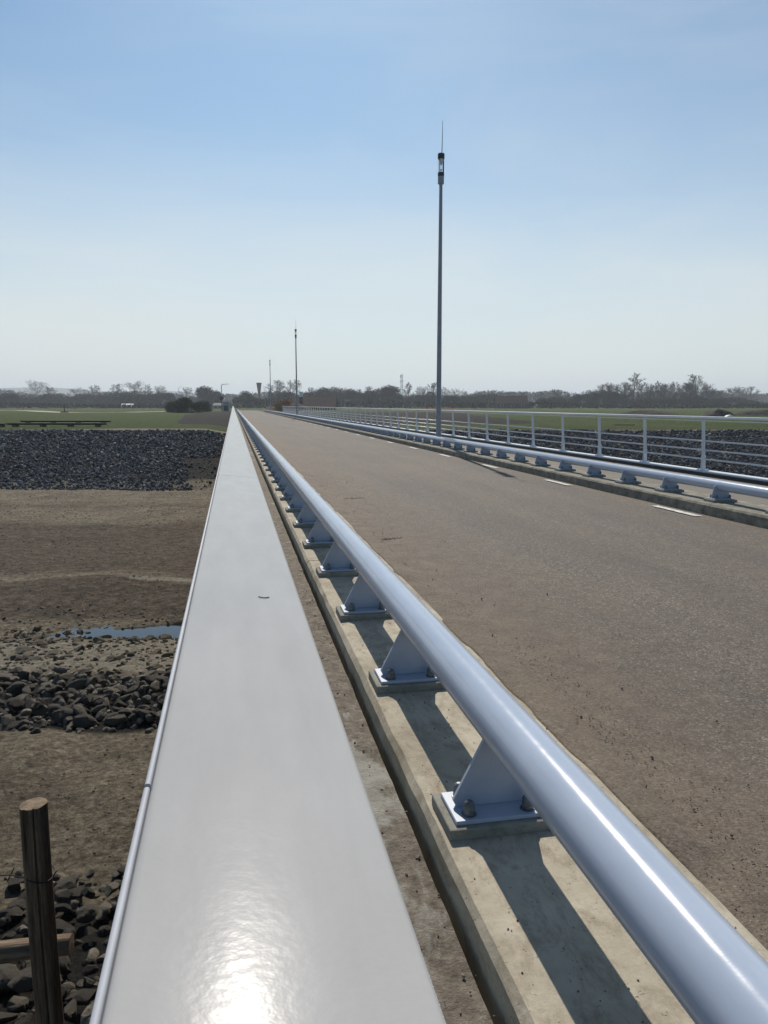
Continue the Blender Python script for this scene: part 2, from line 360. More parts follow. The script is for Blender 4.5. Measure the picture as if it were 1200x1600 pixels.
# ------------------------------------------------------------------ value noise for terrain
_perm = RNG.random((256, 256))
def vnoise(x, y):
    xi = np.floor(x).astype(int); yi = np.floor(y).astype(int); fx = x - xi; fy = y - yi
    fx = fx * fx * (3 - 2 * fx); fy = fy * fy * (3 - 2 * fy)
    g = lambda i, j: _perm[i & 255, j & 255]
    return (g(xi, yi) * (1 - fx) + g(xi + 1, yi) * fx) * (1 - fy) + (g(xi, yi + 1) * (1 - fx) + g(xi + 1, yi + 1) * fx) * fy - .5
def fbm(x, y, o=4):
    s = 0; a = 1.0
    for k in range(o): s = s + a * vnoise(x * 2 ** k + 17 * k, y * 2 ** k + 31 * k); a *= .5
    return s
def smooth(a, b, x):
    t = np.clip((x - a) / (b - a), 0, 1); return t * t * (3 - 2 * t)
FIELD = -0.30
PV = np.array([-60, -14, 0, 3, 4.6, 6.2, 7.5, 9, 11.3, 13.0, 14.4, 15.4, 17, 17.7, 25, 36.4, 47.2, 48.6, 60, 8000.])
PZ = np.array([-.7, -.9, -1.7, -2.35, -2.72, -2.85, -2.66, -2.74, -2.93, -3.03, -3.16, -3.05, -2.82, -2.80, -2.92, -2.75, -.36, -.30, -.30, -.30])
def ground_z(u, v):
    u = np.asarray(u, float); v = np.asarray(v, float)
    vv = v + .9 * fbm(u * .18, v * .05, 2) * smooth(2, 6, v) * (1 - smooth(36, 45, v) * .4)
    z = np.interp(vv, PV, PZ)
    bed = smooth(2.5, 5, v) * (1 - smooth(38, 45, v))
    z = z + bed * (.10 * fbm(u * .45, v * .45, 4) + .03 * fbm(u * 2.2, v * 2.2, 3))
    z = z + smooth(50, 62, v) * .10 * fbm(u * .06, v * .06, 3) * (1 - smooth(700, 900, v))
    vc = 14.4 + .20 * (u + 5.0); wd_ = .07 + .40 * smooth(-6.6, -3.0, u)
    z = z - (np.maximum(z, -3.02) + 3.26) * smooth(-6.9, -6.0, u) * (1 - smooth(wd_ * .6, wd_ * 1.5, np.abs(v - vc + .16 * fbm(u * 1.3, v * 1.3, 3))))
    x = u * CA + v * SA; y = -u * SA + v * CA
    road = smooth(130, 150, y) * smooth(-6, -1, x) * (1 - smooth(8, 14, x)) * (1 - smooth(176, 182, y))
    z = z * (1 - road) + (-.06) * road
    hole = smooth(-2, -.2, x) * (1 - smooth(9.0, 11, x)) * smooth(44, 48, v) * (1 - smooth(128, 140, y))
    return z - hole * .25

# ------------------------------------------------------------------ ground sheet
def geo(a, b, n): return np.geomspace(a, b, n)
vrow = np.concatenate([np.linspace(-40, -2, 20), np.arange(-1.5, 3, .25), np.arange(3, 19, .07), np.arange(19, 37, .16), np.arange(37, 62, .3), geo(62, 5000, 90)])
up = np.concatenate([np.arange(0, 8, .14), np.arange(8, 30, .7), geo(30, 4000, 45)])
un = np.concatenate([np.arange(.09, 9, .09), np.arange(9, 30, .5), geo(30, 4000, 45)])
ucol = np.concatenate([-un[::-1], up])
U, V = np.meshgrid(ucol, vrow)
Z = ground_z(U, V)
X = U * CA + V * SA; Y = -U * SA + V * CA
nr, nc = U.shape
idx = np.arange(nr * nc).reshape(nr, nc)
q = np.stack([idx[:-1, :-1], idx[:-1, 1:], idx[1:, 1:], idx[1:, :-1]], -1).reshape(-1, 4)
me = from_arrays("ground", np.stack([X, Y, Z], -1).reshape(-1, 3), np.full(len(q), 4), q.ravel(), True)
def bandw(v, a, b, w=.5): return smooth(a - w, a + w, v) * (1 - smooth(b - w, b + w, v))
wv = V + .8 * fbm(U * .3, V * .3, 3)
A = {}
A['grass'] = smooth(47.4, 49.5, wv) * (1 - .75 * smooth(-24, -16, U) * (1 - smooth(-4, 6, U)) * (1 - smooth(50, 53, V))) 
soilp = smooth(56, 68, V) * (1 - smooth(150, 170, V)) * smooth(-.24 * V - 4, -.24 * V, U) * (1 - smooth(8, 20, U))
A['grass'] = A['grass'] * (1 - soilp) 
A['dark'] = np.clip(bandw(wv, 3.0, 6.1, .25) * .7 + bandw(wv, 9.2, 11.4, .2) * .8 + bandw(V, 37.5, 48, 1.0) * .9 + soilp * 1.3, 0, 1)  # rock bands: dark soil colour deepened to paint the shade between stones
A['brown'] = np.clip(bandw(wv, 15.2, 17.4, .4) * 1.0 + bandw(wv, 17.9, 27, 1.5) * .8 + bandw(wv, 30, 32, 1) * .5, 0, 1)
A['pale'] = np.clip(bandw(wv, 6.1, 9.1, .5) * .30 + bandw(V, 3.0, 6.1, .4) * .2 + bandw(wv, 11.5, 13.9, .3) * .64 + bandw(V + .5 * fbm(U * .4, V * .1, 2), 17.62, 17.92, .10) * .95 * smooth(-6.6, -5.4, U) + bandw(V, 34.5, 36.6, .6) * .25, 0, 1)  # narrow far band: glisten of a wet streak painted as pale ground
for k, a in A.items():
    at_ = me.attributes.new(k, 'FLOAT', 'POINT'); at_.data.foreach_set('value', np.asarray(a, np.float32).ravel())
tag(link("ground", me, None, M['ground']), kind='structure')

# puddle water
wz = -3.135
w = [(-6.6, 13.6), (-5.6, 13.4), (-3.5, 13.3), (0, 13.2), (5, 13.4), (5, 17.0), (0, 16.4), (-3, 15.6), (-5.2, 15.2), (-6.2, 14.8)]
mb = MB(); mb.add([(*uv(*p), wz) for p in w], [tuple(range(len(w)))]); tag(mb.build("water", M['water']), kind='structure')

# ------------------------------------------------------------------ bridge deck, road, path
BL = 140.0
brd = empty("bridge", (0, 0, 0), "long flat concrete road bridge carrying the road across the dry riverbed", "bridge")
mb = MB(); mb.box(-.16, .488, -12, BL, -.32, -.006); mb.build("edge_slab", M['slab'], brd)
mb = MB(); mb.box(.488, 9.0, -12, BL, -.36, -.10); mb.build("deck_slab", M['slab'], brd)
for yy in (12, 30, 48):
    p = MB(); p.box(.6, 8.4, yy - .35, yy + .35, -4.6, -.358); p.build("pier", M['slab'], brd, bevel=.03)
# dirty strip beside the railing, with a raised rough surface
nx, ys = 14, np.concatenate([np.arange(-2, 6, .03), np.arange(6, 25, .12), np.arange(25, BL, 1.0)])
gx, gy = np.meshgrid(np.linspace(-.158, .484, nx), ys)
gz = .004 + .012 * fbm(gx * 9, gy * 9, 4) + .008
i2 = np.arange(gx.size).reshape(gx.shape)
q = np.stack([i2[:-1, :-1], i2[:-1, 1:], i2[1:, 1:], i2[1:, :-1]], -1).reshape(-1, 4)
tag(link("verge_strip", from_arrays("verge_strip", np.stack([gx, gy, gz], -1), np.full(len(q), 4), q.ravel(), True), None, M['strip']), kind='structure')

def road_z(x): return np.interp(x, [1.0, 2.6, 5.4], [.078, .045, 0.0])
xs = np.concatenate([np.linspace(1.06, 2.6, 16), np.linspace(2.75, 5.35, 18)])
ys = np.concatenate([np.arange(-3, 14, .12), np.arange(14, 60, .6), np.arange(60, 176, 2.0), [176.5, 178.5, 181]])
gx, gy = np.meshgrid(xs, ys)
gz = road_z(gx) + .006 * fbm(gx * .8, gy * .35, 3) - .35 * smooth(174, 181, gy)
i2 = np.arange(gx.size).reshape(gx.shape)
q = np.stack([i2[:-1, :-1], i2[:-1, 1:], i2[1:, 1:], i2[1:, :-1]], -1).reshape(-1, 4)
road = tag(link("road", from_arrays("road", np.stack([gx, gy, gz], -1), np.full(len(q), 4), q.ravel(), True), None, M['road']), kind='structure')
mb = MB()
for k in range(-1, 40):
    y0 = 7.70 + 3.39 * k
    n = 6
    for i in range(n):
        ya, yb = y0 + .93 * i / n, y0 + .93 * (i + 1) / n
        j = .006 * math.sin(i * 2.1 + k)
        mb.add([(5.05 + j, ya, .014), (5.15 + j, ya, .012), (5.15 - j, yb, .012), (5.05 - j, yb, .014)], [(0, 1, 2, 3)])
mk = mb.build("lane_marking", M['mark'], road)
mb = MB(); mb.box(5.93, 8.30, -12, 175, -.16, -.03); tag(mb.build("path", M['path']), kind='structure')
mb = MB(); mb.box(8.30, 8.60, -12, BL, -.16, -.075); tag(mb.build("gutter", M['gutter']), kind='structure')

# sand drifted over the road edge of the kerb (leaves two stretches of kerb bare)
bare = [(4.02, 4.9), (-.2, 1.58), (7.2, 8.1), (12.5, 13.2)]
ys = np.concatenate([np.arange(-2, 12, .02), np.arange(12, 30, .12), np.arange(30, BL, 1.2)])
cover = np.ones_like(ys)
for a_, b_ in bare: cover *= 1 - (smooth(a_ - .16, a_ + .02, ys) * (1 - smooth(b_ - .02, b_ + .20, ys)))
tt = np.linspace(0, 1, 12)
inner = 1.1045 - cover * (.026 + .02 * fbm(ys * 3, ys * 0, 3))
outer = 1.27 + .08 * fbm(ys * .9, ys * 0 + 5, 4) + .05 * fbm(ys * 8, ys * 0 + 9, 3)
gx = inner[:, None] + (outer - inner)[:, None] * tt[None, :] ** 1.5
gy = np.repeat(ys[:, None], 12, 1)
topz = .099 * cover + .078 * (1 - cover)
gz = np.where(gx < 1.16, topz[:, None], topz[:, None] + (road_z(gx) + .003 - topz[:, None]) * smooth(1.12, 1.30, gx))
gz = np.maximum(gz, road_z(gx) - .004) - .016 * np.clip(1 - tt[None, :] / .10, 0, 1) - .006 * (tt[None, :] > .97)
gz = np.where(gx > 1.1042, np.maximum(gz, road_z(gx) + .0015 - .006 * (tt[None, :] > .97)), gz) + .006 * fbm(gx * 14, gy * 14, 3) * (1 - tt[None, :]) ** .5 * (gx > 1.1)
i2 = np.arange(gx.size).reshape(gx.shape)
q = np.stack([i2[:-1, :-1], i2[:-1, 1:], i2[1:, 1:], i2[1:, :-1]], -1).reshape(-1, 4)
tag(link("sand_drift", from_arrays("sand_drift", np.stack([gx, gy, gz], -1), np.full(len(q), 4), q.ravel(), True), None, M['road']), kind='stuff')

# ------------------------------------------------------------------ kerbs
def kerb(name, xa, xb, ztop, label, side):
    root = empty(name, (0, 0, 0), label, "kerb")
    y = -3.0
    seg = 6.46; k = 0; off = 5.66 - 6.46 * 2
    starts = [off + seg * i for i in range(0, 26)]
    for s0 in starts:
        s1 = s0 + seg - .014
        if s1 < -2 or s0 > BL: continue
        s0 = max(s0, -2.2); s1 = min(s1, BL)
        n = max(4, int((s1 - s0) / (.045 if s0 < 8 else (.3 if s0 < 30 else 3))))
        yy = np.linspace(s0, s1, n + 1)
        j = lambda s, a: a * fbm(yy * 5, yy * 0 + s, 4)
        fine_ = 1.0 if s0 < 8 else .4
        ch = .016
        # profile points: outer-low, outer-high, chamfer, [top], inner chamfer, inner-high, inner-low
        prof = [(xa, -.10, 0), (xa, ztop - .022, .004), (xa + ch, ztop, .006), (xa + .2 * (xb - xa), ztop, .003), (xa + .6 * (xb - xa), ztop, .003), (xb - ch, ztop, .004), (xb, ztop - .012, .003), (xb, -.10, 0)]
        vs = np.zeros((n + 1, len(prof), 3))
        for i, (px, pz, amp) in enumerate(prof):
            vs[:, i, 0] = px + j(i * 3 + 1, amp * fine_); vs[:, i, 1] = yy; vs[:, i, 2] = pz + (j(i * 3 + 2, amp * fine_ * .8) if pz > 0 else 0)
        i2 = np.arange(vs.shape[0] * vs.shape[1]).reshape(vs.shape[:2])
        q = np.stack([i2[:-1, :-1], i2[1:, :-1], i2[1:, 1:], i2[:-1, 1:]], -1).reshape(-1, 4)
        caps = [i2[0, ::-1], i2[-1, :]]
        fn = np.concatenate([np.full(len(q), 4), [len(prof)] * 2]); li = np.concatenate([q.ravel(), caps[0], caps[1]])
        me = from_arrays("kerb_segment", vs.reshape(-1, 3), fn, li, False)
        bm = bmesh.new(); bm.from_mesh(me); bmesh.ops.recalc_face_normals(bm, faces=bm.faces); bm.to_mesh(me); bm.free()
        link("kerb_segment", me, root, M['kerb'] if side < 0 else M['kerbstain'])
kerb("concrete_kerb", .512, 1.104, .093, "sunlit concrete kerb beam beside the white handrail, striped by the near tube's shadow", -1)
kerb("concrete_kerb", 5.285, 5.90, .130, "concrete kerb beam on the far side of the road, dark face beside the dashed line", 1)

# ------------------------------------------------------------------ guard rails (tube on finned supports)
SP_ = 1.077
def curve_tube_mesh(x, z, r, y0, y1, n=40, name="tube"):
    mb = MB(); mb.tube((x, y0, z), (x, y1, z), r, r, n); return mb.mesh(name, True)
def guard_rail(xc, zt, r, zk, joints, first, label, detail_n, tx=0.0):
    root = empty("guard_rail", (xc, 0, 0), label, "guard rail")
    # tube lengths
    for a_, b_ in zip(joints[:-1], joints[1:]):
        o = link("tube", curve_tube_mesh(tx, zt, r, a_ + .0025, b_ - .0025), root, M['tube'])
    mb = MB(); mb.tube((tx, -.03, zt), (tx, .03, zt), r * .95, r * .95, 28); jm = mb.mesh("joint_sleeve", True); jm.materials.append(M['dark'])
    for jn in joints[1:-1]: link("joint_sleeve", jm, root).location = (0, jn, 0)
    zb = zk + .030; zp = zb + .012
    def fin():
        mb = MB(); top = zt - r * .55
        poly = [(-.108, zp), (.100, zp), (.108, zp + .02), (.075, top + .02), (-.026, top), (-.118, zp + .02)]
        if xc > 3: poly = [(-.112, zp), (.112, zp), (.116, zp + .02), (.088, top + .03), (-.088, top + .03), (-.116, zp + .02)]
        mb.prism(poly, -.007, .007); return mb.mesh("support", False, .0015, 1)
    def plate():
        mb = MB(); mb.box(-.130, .130, -.082, .082, zb, zp); return mb.mesh("base_plate", False, .002, 1)
    def pad():
        mb = MB(); mb.box(-.152, .152, -.102, .102, zk - .004, zb); return mb.mesh("mortar_pad", False, .005, 2)
    def bolt():
        mb = MB(); mb.lathe(0, 0, [(.021, 0), (.021, .003), (.016, .0035), (.016, .018), (.0155, .030), (.012, .038), (.006, .0415)], 6 if False else 12)
        return mb.mesh("bolt", True)
    fm, pm_, dm, bo = fin(), plate(), pad(), bolt()
    fm.materials.append(M['support']); pm_.materials.append(M['support']); dm.materials.append(M['mortar']); bo.materials.append(M['galv'])
    # a joined mesh for those too far off to show their parts
    mb = bmesh.new()
    for k, src in enumerate((fm, pm_, dm)):
        n0 = len(mb.faces); mb.from_mesh(src); mb.faces.ensure_lookup_table()
        for f in mb.faces[n0:]: f.material_index = 0 if k < 2 else 1
    farm = bpy.data.meshes.new("support_far"); 
    for sx_ in (-.085, .085):
        for sy_ in (-.05, .05):
            ret = bmesh.ops.create_cone(mb, cap_ends=True, segments=6, radius1=.018, radius2=.013, depth=.04, matrix=Matrix.Translation((sx_, sy_, zp + .02)))
            fs = {f for v in ret['verts'] for f in v.link_faces}
            for f in fs: f.material_index = 2
    mb.to_mesh(farm); mb.free()
    for mm in (M['support'], M['mortar'], M['galv']): farm.materials.append(mm)
    yk = first; k = 0; rest = []
    while yk < BL - .5:
        if k < detail_n:
            s = link("support", fm, root); s.location = (0, yk, 0)
            for nme, msh in (("base_plate", pm_), ("mortar_pad", dm)): link(nme, msh, s)
            for sx_ in (-.085, .085):
                for sy_ in (-.05, .05):
                    bo_ = link("bolt", bo, s); bo_.location = (sx_, sy_, zp); bo_.rotation_euler[2] = random.random() * 3
        elif k < 100:
            s = link("support", farm, root); s.location = (0, yk, 0)
        else: rest.append(yk)
        yk += SP_; k += 1
    bm = bmesh.new()
    for y_ in rest:
        n0 = len(bm.verts); bm.from_mesh(farm); bm.verts.ensure_lookup_table()
        bmesh.ops.translate(bm, vec=(0, y_, 0), verts=bm.verts[n0:])
    me = bpy.data.meshes.new("support_row"); bm.to_mesh(me); bm.free()
    for mm in (M['support'], M['mortar'], M['galv']): me.materials.append(mm)
    tag(link("support_row", me, root), kind='stuff')
jl = [-2.5] + [8.5 + 6.46 * i for i in range(0, 21)]; jl = [j for j in jl if j < BL - 1] + [BL]
guard_rail(.692, .374, .071, .093, jl, 1.945 - 2 * SP_, "fat grey steel tube on fin supports right beside the white handrail, in the foreground", 16, .02)
jr = [8.93 - 6.46 * 2 + 6.44 * i for i in range(0, 24)]; jr = [j for j in jr if j < BL - 1] + [BL]
guard_rail(5.565, .316, .0605, .130, jr, 8.0 - 7 * SP_, "fat grey steel tube on fin supports across the road, in front of the tall lamps", 20)

# ------------------------------------------------------------------ left railing: wide flat white handrail
lr = empty("bridge_railing", (0, 0, 0), "wide flat white handrail with a sun glint, along the left edge of the bridge", "railing")
RT = CAM_Z - .2115
seams = [-2.0, 2.39] + [2.39 + 6.46 * i for i in range(1, 30)]
seams = [s for s in seams if s < BL - 1] + [BL]
def rr_profile(x0, x1, z0, z1, r, n=5):
    p = [(x0, z0), (x1, z0)]
    for i in range(n + 1):
        a = math.pi / 2 * i / n; p.append((x1 - r + r * math.cos(a), z1 - r + r * math.sin(a)))
    for i in range(n + 1):
        a = math.pi / 2 + math.pi / 2 * i / n; p.append((x0 + r + r * math.cos(a), z1 - r + r * math.sin(a)))
    return p
for a_, b_ in zip(seams[:-1], seams[1:]):
    mb = MB(); mb.prism([(px, pz - (px + .05) * .092) for px, pz in rr_profile(-.0513, .0715, RT - .045, RT, .005)], a_ + .0015, b_ - .0015)
    mb.build("handrail", M['rail'], lr, True)
es = [-2.0, .426] + [.426 + 3.23 * i for i in range(1, 60)]; es = [s for s in es if s < BL - 1] + [BL]
mb = MB()
for a_, b_ in zip(es[:-1], es[1:]):
    mb.prism(rr_profile(-.0550, -.0515, RT - .050, RT - .0012, .0014, 3), a_ + .002, b_ - .002)
mb.build("edge_trim", M['railedge'], lr, True)
mb = MB()
mb.box(-.02, .035, -2, BL, RT - .09, RT - .054)
mb.build("rail_core", M['rpaint'], lr)
for z in (.57, .40, .23):
    mb = MB(); mb.tube((0, -2, z), (0, BL, z), .012, .012, 8); mb.build("rail", M['rpaint'], lr, True)
mb = MB()
mb.prism([(-.035, .012), (.035, .012), (.02, .20), (.016, RT - .09), (-.016, RT - .09), (-.02, .20)], -.007, .007)
mb.box(-.05, .05, -.06, .06, .0, .012)
pm_ = mb.mesh("post"); pm_.materials.append(M['rpaint'])
y_ = -.9
while y_ < BL:
    o = link("post", pm_, lr); o.location = (.008, y_, 0); y_ += 2.154

def cap_z(x): return RT - (x + .05) * .092
x_, y_ = .029, .865
mb = MB(); pts = [(x_ + .006 * t, y_ + .004 * t * t, cap_z(x_ + .006 * t) + .0008) for t in np.linspace(-1, 1, 8)]
for a_, b_ in zip(pts[:-1], pts[1:]): mb.tube(a_, b_, .0006, .0005, 6)
tag(mb.build("twig", M['wire'], None, True), "tiny dark curved twig lying on the white handrail", "twig")
# ------------------------------------------------------------------ right railing: thin rails on posts
rr = empty("bridge_railing", (8.72, 0, 0), "thin white post-and-rail fence along the far side, beyond the lamps and the grey tube", "railing")
LEAN = .045
rx = lambda z: -LEAN * (z - .02)
def long_bar(z, hw, hh, nme, m_, x=None, bev=.006):
    x = rx(z) if x is None else x
    mb = MB(); mb.box(x - hw, x + hw, -10, BL, z - hh, z + hh); return mb.build(nme, m_, rr, True, bev, 2)
long_bar(RT - .025, .055, .023, "handrail", M['rpaint'], bev=.012)
long_bar(RT - .085, .018, .008, "light_strip", M['rpaint'], bev=.003)
for z in (.575, .403, .234):
    mb = MB(); mb.tube((rx(z) + .02, -10, z), (rx(z) + .02, BL, z), .014, .014, 8); mb.build("rail", M['rpaint'], rr, True)
mb = MB(); mb.box(-.085, .15, -10, BL, -.14, -.012); mb.build("base_channel", M['dark'], rr)  # dark colour carries the shade of the channel's front face
mb = MB(); mb.box(-.075, .16, -10, BL, -.0115, .018); mb.build("base_plate", M['rpaint'], rr, bevel=.004)
mb = MB()
mb.prism([(-.050, .022), (.062, .022), (.040, .22), (.032 + rx(.9), RT - .05), (-.032 + rx(.9), RT - .05), (-.030, .22)], -.010, .010)
mb.box(-.03, .04, -.028, .028, .022, .30)
pp = mb.mesh("post", False, .003, 1); pp.materials.append(M['rpaint'])
mb = MB(); mb.box(-.075, .085, -.085, .085, .018, .034)
for sy_ in (-.055, .055):
    for sx_ in (-.055, .065): mb.lathe(sx_, sy_, [(.014, .034), (.014, .05), (.008, .056)], 8)
pf = mb.mesh("post_foot"); pf.materials.append(M['rpaint'])
y_ = 13.13 - 2.12 * 10
while y_ < BL:
    o = link("post", pp, rr); o.location = (0, y_, 0)
    f_ = link("post_foot", pf, o); y_ += 2.12

# ------------------------------------------------------------------ street lamps
def street_lamp(y, label):
    root = empty("street_lamp", (5.785, y, .0), label, "street lamp", "tall pole lamps behind the far guard rail")
    H = 8.07
    mb = MB(); mb.lathe(0, 0, [(.10, .128), (.10, .145), (.072, .15), (.071, .9), (.066, 2.5), (.055, 5.0), (.045, H - .80)], 20); mb.build("pole", M['lamp'], root, True)
    mb = MB(); mb.lathe(0, 0, [(.047, H - .84), (.055, H - .80), (.085, H - .79), (.085, H - .60)], 20); mb.build("lantern_base", M['lamp'], root, True)
    mb = MB(); mb.lathe(0, 0, [(.088, H - .60), (.088, H - .50), (.05, H - .498)], 20); mb.build("lantern_collar", M['dark'], root, True)
    gl = MB(); gl.lathe(0, 0, [(.078, H - .497), (.078, H - .14)], 20); gl.build("lantern_glass", M['glass'], root, True)
    lp = MB(); lp.lathe(0, 0, [(.02, H - .49), (.022, H - .40), (.008, H - .39), (.008, H - .30), (.03, H - .28), (.045, H - .20), (.06, H - .141)], 14); lp.build("lamp_insert", M['rpaint'], root, True)
    st = MB()
    for k in range(4):
        a = math.pi / 4 + k * math.pi / 2
        st.tube((.084 * math.cos(a), .084 * math.sin(a), H - .50), (.084 * math.cos(a), .084 * math.sin(a), H - .13), .009, .009, 6)
    st.build("lantern_strut", M['dark'], root, True)
    cp = MB(); cp.lathe(0, 0, [(.094, H - .138), (.094, H - .02), (.085, H), (.02, H + .004)], 20); cp.build("lantern_cap", M['dark'], root, True)
    an = MB(); an.tube((.02, 0, H), (.035, 0, H + .86), .012, .005, 8); an.build("antenna", M['dark'], root, True)
street_lamp(21.5, "nearest and tallest-looking lamp pole, rising from behind the far tube into the blue sky")
street_lamp(71.8, "second lamp pole along the bridge, half way to the treeline")
street_lamp(122.1, "most distant lamp pole, short and thin near the end of the bridge")

# ------------------------------------------------------------------ wooden fence post and log in the near rocks
px_, py_ = -.80, 3.02; ptop = -.29
root = empty("wooden_post", (px_, py_, -2.6), "thick round weathered wooden post standing in the rocks below the handrail", "post")
def log_mesh(r, L, n=60, rings=60, seed=0):
    vs = []; fs = []
    for k in range(rings + 1):
        z = L * k / rings
        for i in range(n):
            a = 2 * math.pi * i / n
            rr_ = r * (1 + .035 * math.sin(2 * a + seed) + .03 * math.sin(5 * a + .3 * z + seed)) * (1.04 - .05 * k / rings)
            d = abs((a - 4.95 + math.pi) % (2 * math.pi) - math.pi)       # a drying crack facing the bridge
            rr_ *= 1 - .30 * max(0, 1 - d / .11)
            d = abs((a - 4.15 - .12 * math.sin(z * 3) + math.pi) % (2 * math.pi) - math.pi)
            rr_ *= 1 - .16 * max(0, 1 - d / .09) * (1 if z > L * .45 else .2)
            vs.append((rr_ * math.cos(a) + .006 * math.sin(2.3 * z + seed), rr_ * math.sin(a) + .005 * math.sin(1.7 * z), z))
    for k in range(rings):
        for i in range(n): fs.append((k * n + i, k * n + (i + 1) % n, (k + 1) * n + (i + 1) % n, (k + 1) * n + i))
    fs.append(tuple(range(n - 1, -1, -1)))
    mb = MB(); mb.add(vs, fs); return mb, n, rings
mb, n_, rg_ = log_mesh(.050, 2.31)
mb.build("post_shaft", M['wood'], root, True)
c_ = MB(); vs = mb.v[rg_ * n_:(rg_ + 1) * n_]; c_.add([(x * 1.0, y * 1.0, z - .0) for x, y, z in vs] + [(0.004, 0, 2.314)], [(i, (i + 1) % n_, n_) for i in range(n_)])
c_.build("cut_top", M['woodend'], root)
wr = MB(); zz = 2.31 - .30
pts = [(.056 * math.cos(t), .056 * math.sin(t), zz + .008 * math.sin(t * 2)) for t in np.linspace(0, 2 * math.pi, 22)]
for a_, b_ in zip(pts[:-1], pts[1:]): wr.tube(a_, b_, .0028, .0028, 5)
wp = [(-.055, -.01, zz), (-.11, .01, zz + .004), (-.20, .05, zz - .015), (-.42, .12, zz - .035), (-.8, .25, zz - .06)]
for a_, b_ in zip(wp[:-1], wp[1:]): wr.tube(a_, b_, .0024, .0024, 5)
for t in (0.3, .9):
    wr.tube((-.12, .012 - .02, zz - .014), (-.10, .012 + .02, zz + .022), .0022, .0022, 5); wr.tube((.055, -.02, zz), (.075, -.035, zz + .03), .0022, .0022, 5)
wr.build("wire_loop", M['wire'], root)
# fallen log crossing behind it
lroot = empty("wooden_log", (*at(112, 3.85, -1.66), -1.68), "round wooden rail lying level behind the upright post, sawn end showing", "log")
lm, _, _ = log_mesh(.052, 2.6, seed=2)
lo = lm.build("log_shaft", M['wood'], lroot, True); lo.rotation_euler = (R(90 + 2.0), 0, R(-90 - 11 + 8))
ce = MB(); vs = lm.v[:60]; ce.add(vs + [(0, 0, -.003)], [((i + 1) % 60, i, 60) for i in range(60)])
ceo = ce.build("cut_end", M['woodend'], lroot); ceo.rotation_euler = lo.rotation_euler
for dd in (.5, 2.0):
    st = MB(); st.tube((0, 0, 0), (0, 0, .9), .04, .04, 12); so = st.build("stake", M['wood'], lroot, True)
    dv = lo.rotation_euler.to_matrix() @ Vector((0, 0, dd)); so.location = dv + Vector((0, .06, -.92))

# ------------------------------------------------------------------ rocks
def ico(sub):
    bm = bmesh.new(); bmesh.ops.create_icosphere(bm, subdivisions=sub, radius=1)
    v = np.array([p.co[:] for p in bm.verts]); f = np.array([[p.index for p in q.verts] for q in bm.faces]); bm.free(); return v, f
IV2, IF2 = ico(3); IV1, IF1 = ico(1)
def facet(v, n, rng, lo=.55, hi=.95):
    """cut a ball by random planes: a broken-stone shape"""
    v = v.copy()
    for _ in range(n):
        d = rng.normal(size=3); d /= np.linalg.norm(d); c = rng.uniform(lo, hi)
        s = v @ d; over = s > c
        v[over] -= np.outer(s[over] - c, d) * .985
    return v
rock_meshes = {}
for key, mt in (('rock', M['rock']), ('mudrock', M['mudrock'])):
    rock_meshes[key] = []
    for k in range(9):
        v = facet(IV2, 15, RNG, .38, .86)
        nz = np.array([fbm(np.array([p[0] * 1.6 + k * 7]), np.array([p[1] * 1.6 + p[2] * 1.3]), 4)[0] for p in v])
        v = v * (1 + .13 * nz)[:, None] * np.array([1.0, .78, .66])*1.25
        me = from_arrays("rock", v, np.full(len(IF2), 3), IF2.ravel(), False); me.materials.append(mt); rock_meshes[key].append(me)
def visible(x, y, z, pad=25):
    u = x * CA - y * SA; v = x * SA + y * CA
    wd = v * CP + (CAM_Z - z) * SP; 
    if wd < .3: return False
    X_ = 600 + 1200 * u / wd; Y_ = 800 - 1200 * ((z - CAM_Z) * CP + v * SP) / wd
    edge = 364 - .236 * (Y_ - 632.5)
    return -pad < X_ < edge + pad * .4 and 630 < Y_ < 1600 + pad * 2
stuff_v, stuff_f, stuff_key = {'rock': [], 'mudrock': [], 'riprap': []}, {}, {}
def pool_add(key, u, v, z, s, rng, base=None):
    stuff_v[key].append((u, v, z, s))
ZONES = [('rock', 3.1, 6.05, -7, 3.0, 42, (.04, .105), "dark jagged rock in the heap around the foot of the wooden post", "rocks around the wooden post", .55),
         ('rock', 9.15, 11.5, -9, 3.0, 36, (.06, .135), "dark grey rock in the loose rock band between sand and puddle shore", "rocks in the band before the puddle", .5),
         ('mudrock', 11.4, 13.95, -9, 3.0, 15, (.04, .13), "brown mud-caked stone half sunk in the near shore of the puddle", "muddy stones on the puddle shore", .1)]
cands = []
for zi, (key, v0, v1, u0, u1, dens, (s0, s1), lab, grp, emb) in enumerate(ZONES):
    n = int((v1 - v0) * (u1 - u0) * dens)
    uu = RNG.uniform(u0, u1, n); vv = RNG.uniform(v0, v1, n) + .35 * fbm(uu * .5, uu * 0 + zi, 3)
    ss = s0 + (s1 - s0) * RNG.random(n) ** 1.8
    zz = ground_z(uu, vv)
    for u_, v_, z_, s_ in zip(uu, vv, zz, ss):
        x, y = uv(u_, v_); lift = s_ * (emb - .25) if key == 'rock' else -s_ * .12
        lift += RNG.uniform(0, .10) if key == 'rock' else 0
        if visible(x, y, z_): cands.append((s_ / (v_ + 1), zi, x, y, z_ + lift, s_))
        else: stuff_v[key].append((x, y, z_ + lift, s_))
per = {0: [], 1: [], 2: []}
for c_ in sorted(cands, reverse=True): per[c_[1]].append(c_)
quota = {'rock': 200, 'mudrock': 100}
flat = sorted(cands, reverse=True); used = {'rock': 0, 'mudrock': 0}
